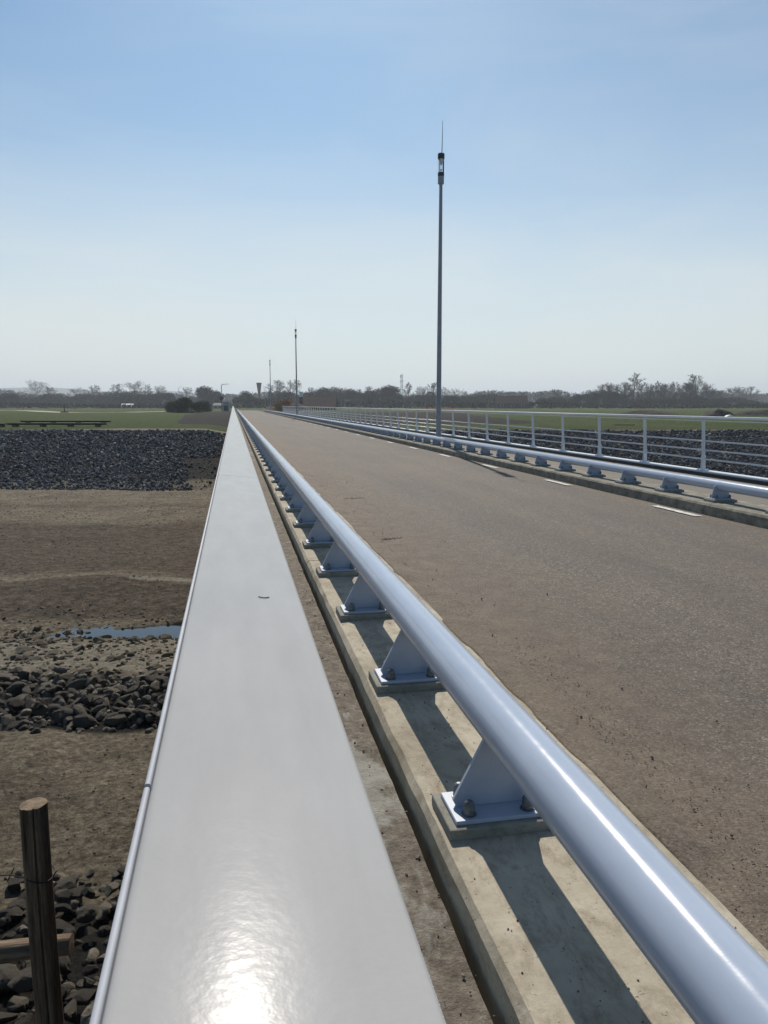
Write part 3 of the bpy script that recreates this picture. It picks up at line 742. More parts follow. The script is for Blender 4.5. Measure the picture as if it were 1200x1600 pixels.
for _, zi, x, y, z, s in flat:
    key, lab, grp = ZONES[zi][0], ZONES[zi][7], ZONES[zi][8]
    if used[key] < quota[key]:
        used[key] += 1
        o = bpy.data.objects.new("rock" if key == 'rock' else "stone", random.choice(rock_meshes[key])); COL.objects.link(o)
        o.location = (x, y, z); o.scale = (s * random.uniform(.9, 1.35), s * random.uniform(.85, 1.15), s * random.uniform(.75, 1.1))
        o.rotation_euler = (random.uniform(-.5, .5), random.uniform(-.5, .5), random.uniform(0, 6.28))
        tag(o, lab, "rock" if key == 'rock' else "stone", grp)
    else: stuff_v[key].append((x, y, z, s))
def rot_batch(n, tilt):
    az = RNG.uniform(0, 2 * np.pi, n); tx = RNG.normal(0, tilt, n); ty = RNG.normal(0, tilt, n)
    ca, sa = np.cos(az), np.sin(az); o = np.zeros(n); l = np.ones(n)
    Rz = np.stack([np.stack([ca, -sa, o], -1), np.stack([sa, ca, o], -1), np.stack([o, o, l], -1)], 1)
    Rx = np.stack([np.stack([l, o, o], -1), np.stack([o, np.cos(tx), -np.sin(tx)], -1), np.stack([o, np.sin(tx), np.cos(tx)], -1)], 1)
    Ry = np.stack([np.stack([np.cos(ty), o, np.sin(ty)], -1), np.stack([o, l, o], -1), np.stack([-np.sin(ty), o, np.cos(ty)], -1)], 1)
    return Rz @ Rx @ Ry
def rock_cloud(name, pts, base_v, base_f, mtl, label, cat, tilt=.6, nb=12, jit=.0):
    pts = np.array(pts); n = len(pts)
    bases = np.stack([facet(base_v, 7, RNG, .5, .9) for _ in range(nb)])
    B = bases[RNG.integers(0, nb, n)]
    sc = pts[:, 3][:, None] * np.stack([RNG.uniform(.9, 1.4, n), RNG.uniform(.7, 1.1, n), RNG.uniform(.5, .95, n)], -1)
    Vv = np.einsum('nij,nkj->nki', rot_batch(n, tilt), B * sc[:, None, :]) + pts[:, None, :3]
    Ff = (base_f[None] + (np.arange(n) * len(base_v))[:, None, None]).reshape(-1, 3)
    me = from_arrays(name, Vv.reshape(-1, 3), np.full(len(Ff), 3), Ff.ravel(), False)
    return tag(link(name, me, None, mtl), label, cat, kind='stuff')
IV2b, IF2b = ico(2)
# small filler stones between the big ones
def filler(key, v0, v1, u0, u1, dens, s0, s1, lift=.0):
    n = int((v1 - v0) * (u1 - u0) * dens); uu = RNG.uniform(u0, u1, n); vv = RNG.uniform(v0, v1, n) + .35 * fbm(uu * .5, uu * 0 + 1, 3)
    zz = ground_z(uu, vv); ss = RNG.uniform(s0, s1, n)
    for u_, v_, z_, s_ in zip(uu, vv, zz, ss):
        x, y = uv(u_, v_); stuff_v[key].append((x, y, z_ + lift * s_, s_))
filler('rock', 3.0, 6.2, -6, 2, 60, .02, .06)
filler('rock', 9.0, 11.6, -8, 2, 60, .03, .07)
filler('mudrock', 11.2, 14.0, -8, 2, 45, .015, .05)
filler('mudrock', 14.7, 15.8, -9, 2, 22, .015, .05)
filler('mudrock', 13.6, 14.15, -8, 2, 30, .03, .09)
filler('mudrock', 13.6, 14.6, -8.5, -5.2, 22, .03, .10)
filler('mudrock', 6.0, 9.0, -7, 2, 26, .006, .022)
filler('mudrock', 14.5, 36, -16, 2, 7, .008, .04)
rock_cloud("loose_rocks", stuff_v['rock'], IV2b, IF2b, M['rock'], "smaller dark broken rock filling the gaps of the rock heaps", "loose rocks")
rock_cloud("loose_stones", stuff_v['mudrock'], IV2b[:0] if False else IV1, IF1, M['mudrock'], "small brown stones strewn over the sandy riverbed", "loose stones", .4)
# the far riprap slope, both sides of the bridge
rp = []
n = 95000
uu = RNG.uniform(-42, 48, n); vv = RNG.uniform(36.2, 47.6, n) + .5 * fbm(uu * .25, uu * 0 + 3, 3)
soilcut = (uu > -12.5 + (46 - vv) * .35) & (uu < 4) & (vv < 41.5)          # bare soil beside the bridge
keep = ~(soilcut & (RNG.random(n) > .10))
zz = ground_z(uu, vv)
ss = .040 + .070 * RNG.random(n) ** 2.6
for u_, v_, z_, s_, k_ in zip(uu, vv, zz, ss, keep):
    if k_: x, y = uv(u_, v_); rp.append((x, y, z_ + s_ * RNG.uniform(-.1, .7), s_))
rock_cloud("riprap", rp, IV1, IF1, M['riprap'], "slope of dark blue-grey riprap stone below the grass field", "riprap", .8, 16)
# grit on the road edge and the kerb
gp = []
for _ in range(2600):
    x = 1.12 + abs(random.gauss(0, .40)); y = random.uniform(.6, 13) ** 1.0
    gp.append((x, y, float(road_z(x)) + .006, random.uniform(.001, .0032) * (1 if random.random() < .96 else 2.2)))
for _ in range(500): gp.append((random.uniform(.1, .49), random.uniform(.7, 6), .014, random.uniform(.0015, .006)))
for _ in range(260): gp.append((random.uniform(.53, 1.08), random.uniform(.9, 6), .094, random.uniform(.0012, .004)))
for (cx_, cy_, n_, wx_, wy_) in ((1.27, 6.55, 120, .09, .025), (1.5, 9.6, 60, .09, .03), (1.30, 3.3, 150, .10, .30), (1.26, 2.2, 220, .08, .4), (1.24, 1.5, 200, .06, .3)):
    for _ in range(n_):
        x = cx_ + random.gauss(0, wx_); gp.append((x, cy_ + random.gauss(0, wy_) + (x - cx_) * .3, float(road_z(x)) + .004, random.uniform(.001, .0032) if cy_ < 5 else random.uniform(.002, .006)))
rock_cloud("grit", gp, IV1, IF1, M['grit'], "scattered grit and crumbs of soil along the road edge", "grit", .6)

# ------------------------------------------------------------------ trees
def branch_tree(seed, H, spread, trunk_r, limbs=15, first=.22, up=.5, shape=.5):
    """bare tree: a leader with limbs in a rounded crown, three orders of branches and fine twigs"""
    rng = random.Random(seed); trunk = MB(); V_, F_ = [], []
    def seg(p, e, r, r2):
        d = (e - p).normalized(); a = d.orthogonal().normalized(); b_ = d.cross(a); i = len(V_)
        for q_, rr_ in ((p, r), (e, r2)):
            for t in (0, 2.094, 4.189): V_.append(tuple(q_ + (a * math.cos(t) + b_ * math.sin(t)) * rr_))
        for t in range(3): F_.append((i + t, i + (t + 1) % 3, i + 3 + (t + 1) % 3, i + 3 + t))
    def limb(p, d, L, r, lev):
        n = 4 if lev < 2 else 2
        kids = {0: 8, 1: 6, 2: 5, 3: 0}[lev]; pts = [p]; q = p
        for k in range(n):
            d = (d + Vector((rng.gauss(0, .16), rng.gauss(0, .16), rng.gauss(0, .10) + up * .16))).normalized()
            e = q + d * (L / n); seg(q, e, r * (1 - .7 * k / n), r * (1 - .7 * (k + 1) / n)); q = e; pts.append(q)
        for c in range(kids):
            t = .25 + .75 * (c + rng.random()) / kids; f = t * n; i = min(int(f), n - 1)
            o = pts[i].lerp(pts[i + 1], f - i); dd = (pts[i + 1] - pts[i]).normalized()
            a = rng.uniform(0, 6.28); o1 = dd.orthogonal().normalized(); o2 = dd.cross(o1); tl = rng.uniform(.45, .95)
            nd = dd * math.cos(tl) + (o1 * math.cos(a) + o2 * math.sin(a)) * math.sin(tl); nd.z += up * .3
            limb(o, nd.normalized(), L * rng.uniform(.36, .58) * (1.15 - .4 * t), max(r * .48, .021), lev + 1)
    pts = [Vector((0, 0, 0))]; d = Vector((0, 0, 1))
    for k in range(8):
        d = (d + Vector((rng.gauss(0, .05), rng.gauss(0, .05), .1))).normalized(); pts.append(pts[-1] + d * H * .88 / 8)
    for k in range(8): trunk.tube(pts[k], pts[k + 1], trunk_r * (1.15 - k / 8), trunk_r * (1.15 - (k + 1) / 8), 7, k in (0, 7))
    for c in range(limbs):
        t = first + (.97 - first) * (c + rng.random() * .6) / limbs; f = t * 8; i = min(int(f), 7)
        o = pts[i].lerp(pts[i + 1], f - i); a = c * 2.4 + rng.uniform(-.3, .3)
        prof = math.sin(math.pi * min(1, max(.08, ((t - first) / (1.02 - first)) ** shape * .86 + .10)))
        tilt = (1.05 - .6 * t) * (.75 + .25 * spread)
        nd = Vector((math.cos(a) * math.sin(tilt), math.sin(a) * math.sin(tilt), math.cos(tilt)))
        limb(o, nd, H * .36 * spread * (.35 + .65 * prof), trunk_r * .5 * (1.1 - t), 0)
    V_ = np.array(V_); q = np.array(F_); k = H / np.percentile(V_[:, 2], 99.8)
    tm = trunk.mesh("trunk"); tm.materials.append(M['bark'])
    cm = from_arrays("crown", V_, np.full(len(q), 4), q.ravel()); cm.materials.append(M['twig'])
    w_ = np.percentile(V_[:, 0], 99) - np.percentile(V_[:, 0], 1)
    for me_ in (tm, cm): me_.transform(Matrix.Scale(k, 4))
    return tm, cm, H, w_ * k
def bush_mesh(seed, n, mtl, lobes=5, stem=True, size=.5, tallness=1.0):
    rng = np.random.default_rng(seed)
    cs = np.stack([rng.uniform(-.34, .34, lobes), rng.uniform(-.3, .3, lobes), rng.uniform(.28, .70, lobes)], -1); rs = rng.uniform(.18, .33, lobes)
    k = rng.integers(0, lobes, n); d = rng.normal(size=(n, 3)); d /= np.linalg.norm(d, axis=1)[:, None]
    p = cs[k] + d * (rs[k] * rng.random(n) ** .45)[:, None]
    low = rng.random(n) < .25; p[low, 2] = rng.uniform(0, .35, low.sum()); p[:, 2] = np.abs(p[:, 2])
    p[:, 2] *= .97 / np.percentile(p[:, 2], 99); p[:, 0] *= .5 / np.percentile(np.abs(p[:, 0]), 99)
    a = rng.normal(size=(n, 3)); a[:, 2] += .8; a /= np.linalg.norm(a, axis=1)[:, None]; b_ = np.cross(a, rng.normal(size=(n, 3))); b_ /= np.linalg.norm(b_, axis=1)[:, None]
    la = rng.uniform(.014, .05, n)[:, None] * size / .5; lb = rng.uniform(.004, .016, n)[:, None] * size / .5
    Vq = np.stack([p - a * la - b_ * lb, p + a * la - b_ * lb * .4, p + a * la * 1.1 + b_ * lb, p - a * la + b_ * lb], 1).reshape(-1, 3)
    q = np.arange(n * 4).reshape(-1, 4)
    me = from_arrays("foliage", Vq, np.full(n, 4), q.ravel()); me.materials.append(mtl)
    mb = MB()
    for i in range(lobes): mb.tube((cs[i, 0] * .3, cs[i, 1] * .3, 0), tuple(cs[i]), .018, .008, 5)
    sm_ = mb.mesh("stem"); sm_.materials.append(M['bark'])
    return me, sm_
TV = [branch_tree(3, 15, 1.0, .30), branch_tree(8, 15, .72, .26, first=.28), branch_tree(21, 15, 1.15, .33, first=.18), branch_tree(34, 15, .6, .24, up=.8), branch_tree(55, 15, 1.3, .36, 14, first=.20, up=.35, shape=.7)]
POP = branch_tree(77, 18, .8, .26, 13, up=.9, first=.20)
BV = [bush_mesh(s, 5200, M['scrub'], 4 + s % 4) for s in range(5)]
GV = [bush_mesh(s + 40, 5200, M['green'], 4 + s % 3) for s in range(3)]
nest_mb = MB(); nest_mb.lathe(0, 0, [(.05, -.28), (.28, -.18), (.36, 0), (.28, .14), (.1, .16)], 10); nest_me = nest_mb.mesh("nest"); nest_me.materials.append(M['twig'])
SIDE = {0: "left of the bridge", 1: "over the far end of the bridge", 2: "right of the lamp pole", 3: "at the far right"}
def gz_(x, y):
    u = x * CA - y * SA; v = x * SA + y * CA; return float(ground_z(np.array([u]), np.array([v]))[0])
def tree(px, py, v, wpx, var, label, nests=0, group="bare winter trees along the horizon"):
    py = 634 - (634 - py) * 1.10; wpx = wpx * 1.2
    x, y = at(px, v, FIELD); zb = gz_(x, y); H = zat(py, v) - zb
    tm, cm, H0, W0 = var
    root = empty("bare_tree", (x, y, zb - .1), label, "tree", group, random.uniform(0, 6.28))
    s = H / H0; sw = max(.55 * s, min(1.6 * s, wpx / 1200 * v / W0))
    for nme, me_ in (("trunk", tm), ("crown", cm)):
        o = link(nme, me_, root); o.scale = (sw, sw, s)
    for k in range(nests):
        o = link("nest", nest_me, root); o.location = (random.uniform(-.2, .2) * sw * W0, random.uniform(-.2, .2) * sw * W0, H * random.uniform(.6, .92)); o.scale = (1.5,) * 3
def bush(px, py, v, wpx, kind, label, group="shrubs along the field edge", depth=.8):
    if v > 300: py = py - 4; wpx = wpx * 1.25
    x, y = at(px, v, FIELD); zb = gz_(x, y); H = (zat(py, v) - zb) / .95
    fm_, sm_ = random.choice(GV if kind == 'g' else BV)
    root = empty("shrub", (x, y, zb - .1), label, "shrub", group, -R(YAW))
    w_ = wpx / 1200 * v / .95
    for nme, me_ in (("stem", sm_), ("foliage", fm_)):
        o = link(nme, me_, root); o.scale = (w_ * random.choice((1, -1)), w_ * depth, H)
# x px, top y px, distance, width px, variant
TREES = [(950, 603, 430, 26, 2), (1000, 600, 420, 26, 0), (1017, 601, 420, 22, 4), (1031, 601, 425, 22, 3), (1056, 599, 430, 22, 0), (1071, 600, 420, 24, 2), (1083, 601, 425, 24, 1), (1098, 599, 420, 26, 4), (975, 600, 430, 26, 2), (85, 606, 600, 30, 1), (118, 607, 560, 32, 4), (290, 607, 560, 34, 0), (312, 609, 560, 26, 2), (490, 607, 500, 30, 0), (618, 607, 520, 28, 2), (656, 606, 460, 24, 0), (712, 609, 480, 26, 4), (778, 612, 560, 26, 1), (842, 613, 520, 26, 0), (882, 613, 460, 26, 2), (911, 612, 470, 24, 0), (974, 604, 440, 26, 0), (1036, 603, 440, 22, 1), (1078, 602, 440, 24, 4), (1114, 609, 450, 24, 2), (62, 597, 900, 64, 4), (20, 611, 620, 40, 2), (145, 604, 560, 34, 0), (178, 602, 640, 34, 1), (207, 598, 520, 36, 4), (235, 603, 600, 26, 3), (254, 605, 600, 26, 0), (330, 607, 480, 30, 2),
         (432, 597, 420, 30, 2), (455, 596, 420, 34, 0), (512, 606, 560, 34, 4), (535, 608, 600, 26, 0), (560, 610, 520, 34, 1), (578, 606, 500, 34, 2), (604, 606, 520, 32, 4), (640, 600, 430, 22, 3), (672, 600, 420, 22, 1), (692, 607, 480, 26, 0),
         (728, 613, 560, 28, 2), (748, 612, 560, 26, 0), (762, 613, 600, 24, 1), (795, 613, 520, 34, 4), (818, 614, 560, 26, 2), (866, 610, 440, 30, 0), (896, 614, 480, 26, 4), (926, 611, 460, 26, 1), (943, 603, 440, 30, 2), (960, 600, 430, 34, 4),
         (1010, 605, 460, 26, 1), (1024, 598, 430, 20, 3), (1046, 602, 450, 26, 0), (1064, 602, 450, 24, 1), (1104, 606, 450, 24, 2), (1125, 612, 500, 20, 0), (1142, 606, 640, 30, 4), (1158, 607, 650, 24, 0), (1172, 606, 640, 34, 2)]
def where(px):
    for lim, s in ((120, "at far left"), (270, "left of the angled street lamp"), (365, "beside the level-arm lamp"), (480, "past the road end"), (620, "left of the telecom mast"), (700, "near the nearest lamp pole"), (840, "near the long barn"), (1000, "right of the long barn"), (1110, "in the tall right clump"), (1300, "in the far right clump")):
        if px < lim: return s
ordn = ["", "first ", "second ", "third ", "fourth ", "fifth ", "sixth ", "seventh ", "eighth ", "ninth ", "tenth ", "eleventh ", "twelfth ", "thirteenth ", "fourteenth ", "fifteenth ", "sixteenth "]
cnt = {}
form = {0: "round", 1: "narrow", 2: "wide", 3: "slim", 4: "spreading"}
for (px, py, v, w_, k) in sorted(TREES):
    wh = where(px); cnt[wh] = cnt.get(wh, 0) + 1
    tree(px, py, v, w_, TV[k], f"{ordn[cnt[wh]]}from left of the bare trees {wh}, {form[k]} crown", nests=2 if px in (640, 672, 1024) else 0)
tree(988, 586, 410, 40, POP, "tallest bare tree on the skyline, with dark nests in its branches", 3)
tree(1090, 589, 410, 40, TV[1], "tall dark bare tree second in height, right of the slim trees")
SHR = [(10, 620, 420, 28, 's'), (45, 622, 480, 51, 's'), (95, 620, 480, 47, 's'), (140, 621, 470, 34, 's'), (175, 618, 470, 44, 's'), (216, 617, 440, 52, 's'), (250, 619, 420, 33, 's'), (300, 625, 520, 52, 's'), (330, 610, 420, 34, 's'), (377, 617, 400, 25, 'g'), (398, 623, 380, 29, 's'),
       (435, 618, 400, 43, 's'), (492, 612, 430, 35, 's'), (520, 612, 430, 33, 's'), (560, 614, 430, 34, 's'), (592, 609, 420, 45, 's'), (630, 621, 430, 35, 's'), (665, 618, 430, 35, 's'), (700, 623, 400, 28, 's'), (740, 623, 400, 41, 'g'), (770, 621, 420, 35, 's'), (800, 624, 440, 25, 's'), (840, 627, 360, 32, 'g'),
       (880, 625, 400, 36, 's'), (915, 621, 400, 29, 's'), (943, 616, 400, 30, 's'), (968, 617, 390, 31, 's'), (1000, 625, 380, 43, 's'), (1040, 624, 390, 32, 's'), (1075, 623, 390, 29, 's'), (1110, 625, 400, 44, 's'), (1150, 626, 420, 51, 's'), (1190, 632, 420, 41, 's')]
cnt2 = {}
for (px, py, v, w_, k) in sorted(SHR):
    wh = where(px); cnt2[wh] = cnt2.get(wh, 0) + 1
    bush(px, py, v, w_, k, f"{ordn[cnt2[wh]]}{'green' if k == 'g' else 'grey-brown'} thicket from the left {wh}")
bush(272, 627, 160, 26, 'g', "small dark green bush left of the round one on the far grass", depth=1)
bush(294, 622, 150, 44, 'g', "round dark green bush on the far grass left of the bridge", depth=1)
bush(318, 627, 170, 22, 'g', "low dark green bush just left of the curved lamp", depth=1)
# low hedge and distant woods
def wood_strip(name, v0, v1, u0, u1, hmax, n, mtl, label, cat, size, seed):
    rng = np.random.default_rng(seed)
    u = rng.uniform(u0, u1, n); v = rng.uniform(v0, v1, n)
    h = hmax * (.5 + .9 * np.clip(fbm(u / 60, v * 0 + seed, 4) + .35, 0, 1)); z = FIELD + h * rng.random(n) ** .75
    x = u * CA + v * SA; y = -u * SA + v * CA; p = np.stack([x, y, z], -1)
    a = rng.normal(size=(n, 3)); a[:, 2] *= 1.3; a /= np.linalg.norm(a, axis=1)[:, None]; b_ = np.cross(a, rng.normal(size=(n, 3))); b_ /= np.linalg.norm(b_, axis=1)[:, None]
    la = rng.uniform(.4, 1, n)[:, None] * size; lb = rng.uniform(.15, .45, n)[:, None] * size
    Vq = np.stack([p - a * la - b_ * lb, p + a * la - b_ * lb, p + a * la + b_ * lb, p - a * la + b_ * lb], 1).reshape(-1, 3)
    me = from_arrays(name, Vq, np.full(n, 4), np.arange(n * 4)); return tag(link(name, me, None, mtl), label, cat, kind='stuff')
wood_strip("hedge", 330, 345, -230, 260, 2.4, 12000, M['scrub'], "low dark hedge line along the back of the fields", "hedge", .55, 5)
wood_strip("distant_wood", 800, 900, -620, 680, 15, 50000, M['scrub'], "hazy blue-grey wood reading as one mass on the horizon", "wood", 1.6, 6)
# far hills
us = np.linspace(-2600, 2600, 140); vs_ = np.linspace(2600, 4200, 14)
HU, HV = np.meshgrid(us, vs_)
ridge = np.sin(np.clip((HV - 2600) / 1600, 0, 1) * math.pi) ** .8
HZ = FIELD - 3 + ridge * (46 + 26 * fbm(HU / 500, HV / 900, 4) + 34 * smooth(600, -1200, HU) * 0 + 22 * (1 - smooth(-1400, -200, HU)))
HX = HU * CA + HV * SA; HY = -HU * SA + HV * CA
i2 = np.arange(HU.size).reshape(HU.shape); q = np.stack([i2[:-1, :-1], i2[:-1, 1:], i2[1:, 1:], i2[1:, :-1]], -1).reshape(-1, 4)
tag(link("hills", from_arrays("hills", np.stack([HX, HY, HZ], -1), np.full(len(q), 4), q.ravel(), True), None, M['hill']), kind='structure')

# ------------------------------------------------------------------ buildings and far objects
def house(px, v, wm, dm, hw, hr, label, name="barn", rz=0, wallm='brick', roofm='roof', chim=False):
    x, y = at(px, v, FIELD); zb = gz_(x, y)
    root = empty(name, (x, y, zb - .05), label, name.replace('_', ' '), None, -R(YAW) + rz)
    mb = MB(); mb.prism([(-dm / 2, 0), (dm / 2, 0), (dm / 2, hw), (0, hw + hr * .96), (-dm / 2, hw)], -wm / 2, wm / 2, 'x'); mb.build("wall", M[wallm], root)
    rf = MB(); e = .4
    for s in (-1, 1):
        k = hr / (dm / 2)
        rf.prism([(0, hw + hr), (s * (dm / 2 + e), hw - e * k), (s * (dm / 2 + e), hw - e * k + .2), (0, hw + hr + .22)], -wm / 2 - .3, wm / 2 + .3, 'x')
    ro = rf.build("roof", M[roofm], root)
    if chim:
        c = MB(); c.box(-wm * .32 - .5, -wm * .32 + .5, -.4, .4, hw + hr * .5, hw + hr + 1.4); c.box(-wm * .32 - .6, -wm * .32 + .6, -.5, .5, hw + hr + 1.4, hw + hr + 1.6); c.build("chimney", M['white'], ro)
    n = max(2, int(wm / 4))
    for i in range(n):
        xw = -wm / 2 + wm * (i + .5) / n
        f = MB(); f.box(xw - .6, xw + .6, -dm / 2 - .06, -dm / 2 + .05, hw * .35, hw * .8); fo = f.build("window", M['white'], root)
        g = MB(); g.box(xw - .5, xw + .5, -dm / 2 - .075, -dm / 2 - .055, hw * .38, hw * .77); g.build("pane", M['win'], fo)
house(798, 330, 13, 8, 2.2, 3.0, "long low barn with a dark reddish roof among the trees behind the railing")
house(492, 240, 13, 9, 1.0, 3.0, "dark red roofed farm shed behind the far end of the right railing", chim=True)
house(200, 395, 5.5, 5, 1.1, .9, "small white house in the hedge on the far left", "house", wallm='white', roofm='white')
house(342, 300, 3.2, 4, 1.3, .8, "small pale house beside the level-arm lamp at the bridge end", "house", wallm='slab', roofm='slab')

def mound(name, px, v, wm, dm, h, mtl, label, seed, cat="soil heap"):
    x, y = at(px, v, FIELD); zb = gz_(x, y)
    n = 26; t = np.linspace(-1, 1, n); gx, gy = np.meshgrid(t, t); rad = np.sqrt(gx ** 2 + gy ** 2)
    hh = np.clip(1 - rad ** 1.6, 0, 1) * (1 + .7 * fbm(gx * 2.4 + seed, gy * 2.4, 4))
    vx = np.stack([gx * wm / 2, gy * dm / 2, hh * h - .12], -1)
    i2 = np.arange(n * n).reshape(n, n); q = np.stack([i2[:-1, :-1], i2[:-1, 1:], i2[1:, 1:], i2[1:, :-1]], -1).reshape(-1, 4)
    o = link(name, from_arrays(name, vx, np.full(len(q), 4), q.ravel(), True), None, mtl); o.location = (x, y, zb); o.rotation_euler[2] = -R(YAW)
    return tag(o, label, cat)
mound("soil_heap", 452, 205, 15, 8, 2.4, M['redsoil'], "broad red-brown soil heap beyond the end of the road", 1)
mound("soil_heap", 1120, 104, 5.4, 4, 1.15, M['soil'], "dark pointed soil heap behind the right railing", 2)
mound("soil_heap", 1190, 112, 13, 5, .95, M['soil'], "long low grey soil bank at the right edge of the field", 3)
mound("soil_heap", 1010, 122, 14, 5, .8, M['soil'], "flat grey-brown soil bank behind the middle of the right railing", 4)
mound("soil_heap", 690, 190, 18, 6, 1.0, M['redsoil'], "low brown soil bank behind the nearest tall lamp pole", 5)
x, y = at(440, 190, FIELD)
fm_, sm_ = bush_mesh(91, 4200, M['autumn'], 5)
b0 = empty("shrub", (x, y, FIELD), "orange-brown dry shrub on the red soil at the end of the road", "shrub", None, 0)
for nme, me_ in (("stem", sm_), ("foliage", fm_)):
    o = link(nme, me_, b0); o.scale = (4.6, 4, 2.9)
# pale board lying on grass and a white sack of stone
x, y = at(975, 58, FIELD); mb = MB(); mb.box(-.75, .75, -.2, .2, 0, .06); o = mb.build("plank", M['woodend']); o.location = (x, y, gz_(x, y) + .02); o.rotation_euler[2] = -.25
tag(o, "pale plank lying on the grass above the right riprap", "plank")
x, y = at(1139, 96, FIELD)
mb = MB(); mb.prism([(-.55, .02), (.5, .02), (.42, .22), (.1, .34), (-.35, .24)], -.35, .35); o = mb.build("boulder", M['white'], None, False, .12, 2); o.location = (x, y, gz_(x, y)); tag(o, "small white block on the grass before the dark heap", "boulder")
# long dark beams on the grass, left
def beam(px, v, L, h, lab):
    x, y = at(px, v, FIELD); zb = gz_(x, y); root = empty("steel_beam", (x, y, zb), lab, "beam", "long dark beams on the grass", -R(YAW))
    mb = MB(); mb.prism([(-.20, .14), (.20, .14), (.20, .18), (.04, .18), (.04, h - .04), (.20, h - .04), (.20, h), (-.20, h), (-.20, h - .04), (-.04, h - .04), (-.04, .18), (-.20, .18)], -L / 2, L / 2, 'x'); mb.build("girder", M['black'], root)
    for t in (-.42, -.14, .14, .42):
        s = MB(); s.box(t * L - .12, t * L + .12, -.3, .3, -.05, .138); s.build("bearer", M['wood'], root)
beam(103, 64, 7.4, .27, "farther of two long dark steel beams on the left grass")
beam(89, 55, 7.0, .27, "nearer long dark steel beam on grass above the left riprap")
beam(-28, 54, 3.2, .26, "dark steel beam end cut off by the left picture edge")
# pale farm track
tp = [(-90, 640), (30, 641.5), (115, 645.5), (180, 645), (250, 643.2), (300, 641.5)]
pts = []
for px, py in tp:
    v = (CAM_Z - FIELD) / T(py); pts.append((*at(px, v, FIELD), v))
mb = MB()
for (xa, ya, va), (xb, yb, vb) in zip(pts[:-1], pts[1:]):
    d = Vector((xb - xa, yb - ya)).normalized(); nrm = Vector((-d.y, d.x)) * 2.2
    for k in range(8):
        t0, t1 = k / 8, (k + 1) / 8
        P0 = Vector((xa + (xb - xa) * t0, ya + (yb - ya) * t0)); P1 = Vector((xa + (xb - xa) * t1, ya + (yb - ya) * t1))
        c4 = [P0 + nrm, P0 - nrm, P1 - nrm, P1 + nrm]
        mb.add([(p.x, p.y, gz_(p.x, p.y) + .06) for p in c4], [(0, 1, 2, 3)])
tag(mb.build("track", M['kerb']), kind='structure')
# marker post in the field
x, y = at(101, 150, FIELD); root = empty("marker_post", (x, y, gz_(x, y)), "dark marker post standing alone in the left field", "marker post")
mb = MB(); mb.tube((0, 0, 0), (0, 0, 1.75), .10, .08, 8); mb.build("post_shaft", M['black'], root); mb = MB(); mb.box(-.7, .7, -.3, .3, 0, .25); mb.build("foot", M['black'], root)
# curved / angled far street lamps
def arm_lamp(px, v, pyt, lab, ang, L, sign=False):
    x, y = at(px, v, FIELD); zb = gz_(x, y); H = zat(pyt, v) - zb
    root = empty("street_lamp", (x, y, zb), lab, "street lamp", None, -R(YAW))
    mb = MB(); mb.tube((0, 0, 0), (0, 0, H - .3), .13, .09, 8); mb.tube((0, 0, H - .3), (.25, 0, H), .09, .08, 8); mb.tube((.25, 0, H), (L * .7, 0, H + .05 + ang), .07, .06, 8); mb.build("pole", M['lamp'], root, True)
    h = MB(); h.box(L * .7, L, -.15, .15, H - .02 + ang, H + .14 + ang); h.build("lamp_head", M['rpaint'], root, bevel=.04)
arm_lamp(347, 185, 600.5, "pale street lamp with a level arm at the left of the bridge end", 0, 1.7)
arm_lamp(280, 330, 606, "slim street lamp with an angled head left of the bridge, far away", .5, 1.8)
x, y = at(347, 165, FIELD); root = empty("traffic_sign", (x, y, gz_(x, y)), "round dark traffic sign on a post seen from behind below the level-arm lamp", "traffic sign", None, -R(YAW))
mb = MB(); mb.tube((0, 0, 0), (0, 0, 3.0), .07, .07, 8); mb.build("post_shaft", M['black'], root); mb = MB(); mb.tube((0, -.08, 2.75), (0, -.11, 2.75), .42, .42, 20); mb.build("sign_disc", M['dark'], root)
x, y = at(354, 162, FIELD); root = empty("equipment_cabinet", (x, y, gz_(x, y)), "dark green-grey cabinet with a pale roof beside the round sign", "cabinet", None, -R(YAW))
mb = MB(); mb.box(-.62, .62, -.5, .5, 0, 1.9); mb.build("body", M['lamp'], root); mb = MB(); mb.box(-.75, .75, -.6, .6, 1.902, 2.05); mb.build("roof", M['white'], root); mb = MB(); mb.box(-.4, .4, -.53, -.503, .1, 1.1); mb.build("door", M['dark'], root)
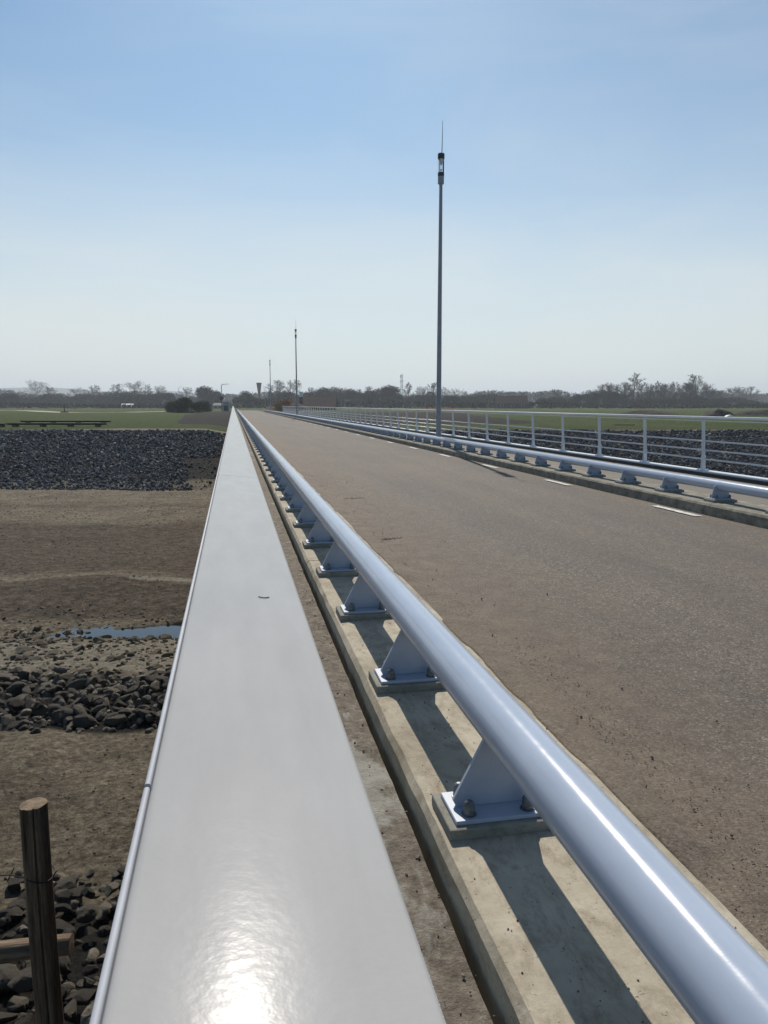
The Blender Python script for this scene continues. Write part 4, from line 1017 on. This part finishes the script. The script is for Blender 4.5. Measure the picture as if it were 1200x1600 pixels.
# flared tower
x, y = at(405.5, 520, FIELD); zb = gz_(x, y); Ht = zat(598, 520) - zb
root = empty("tower", (x, y, zb), "slim brown tower widening to its flat top above the trees", "tower")
mb = MB(); mb.lathe(0, 0, [(.75, 0), (.8, Ht * .45), (1.0, Ht * .65), (1.5, Ht * .88), (1.62, Ht * .95)], 12); mb.build("shaft", M['brick'], root, True)
mb = MB(); mb.lathe(0, 0, [(1.75, Ht * .95), (1.75, Ht), (.4, Ht + .1)], 12); mb.build("top_slab", M['dark'], root, True)
# telecom mast
x, y = at(627.5, 560, FIELD); zb = gz_(x, y); Ht = zat(584.5, 560) - zb
root = empty("telecom_mast", (x, y, zb), "pale lattice telecom mast with antenna panels above the treeline", "mast")
mb = MB()
for sx_, sy_ in ((-1, -1), (1, -1), (1, 1), (-1, 1)): mb.tube((sx_ * .8, sy_ * .8, 0), (sx_ * .45, sy_ * .45, Ht), .10, .08, 6)
for k in range(14):
    z0, z1 = Ht * k / 14, Ht * (k + 1) / 14; w0 = .8 - .35 * k / 14; w1 = .8 - .35 * (k + 1) / 14
    for (a1, a2, b1, b2) in ((-1, -1, 1, -1), (1, -1, 1, 1), (1, 1, -1, 1), (-1, 1, -1, -1)): mb.tube((a1 * w0, a2 * w0, z0), (b1 * w1, b2 * w1, z1), .05, .05, 5)
mb.build("lattice", M['rpaint'], root)
for zf in (.62, .78, .93):
    for k in range(3):
        a = k * 2.094 + zf * 3; p = MB(); p.box(-.22, .22, -.12, .12, Ht * zf - 1.0, Ht * zf + 1.0); po = p.build("antenna_panel", M['rpaint'], root); po.location = (.85 * math.cos(a), .85 * math.sin(a), 0); po.rotation_euler[2] = a

# ------------------------------------------------------------------ haze: one closed box of thin air round everything
m = bpy.data.materials.new("haze_air"); m.use_nodes = True; nt = m.node_tree
for n in list(nt.nodes): nt.nodes.remove(n)
o_ = nt.nodes.new('ShaderNodeOutputMaterial'); vp = nt.nodes.new('ShaderNodeVolumePrincipled')
vp.inputs['Color'].default_value = (.84, .92, 1.0, 1); vp.inputs['Density'].default_value = .00034; vp.inputs['Anisotropy'].default_value = .25
nt.links.new(vp.outputs[0], o_.inputs['Volume'])
mb = MB(); mb.box(-6500, 6500, -3000, 6500, -6.0, 100.0)
hz = mb.build("haze", m); tag(hz, kind='stuff')
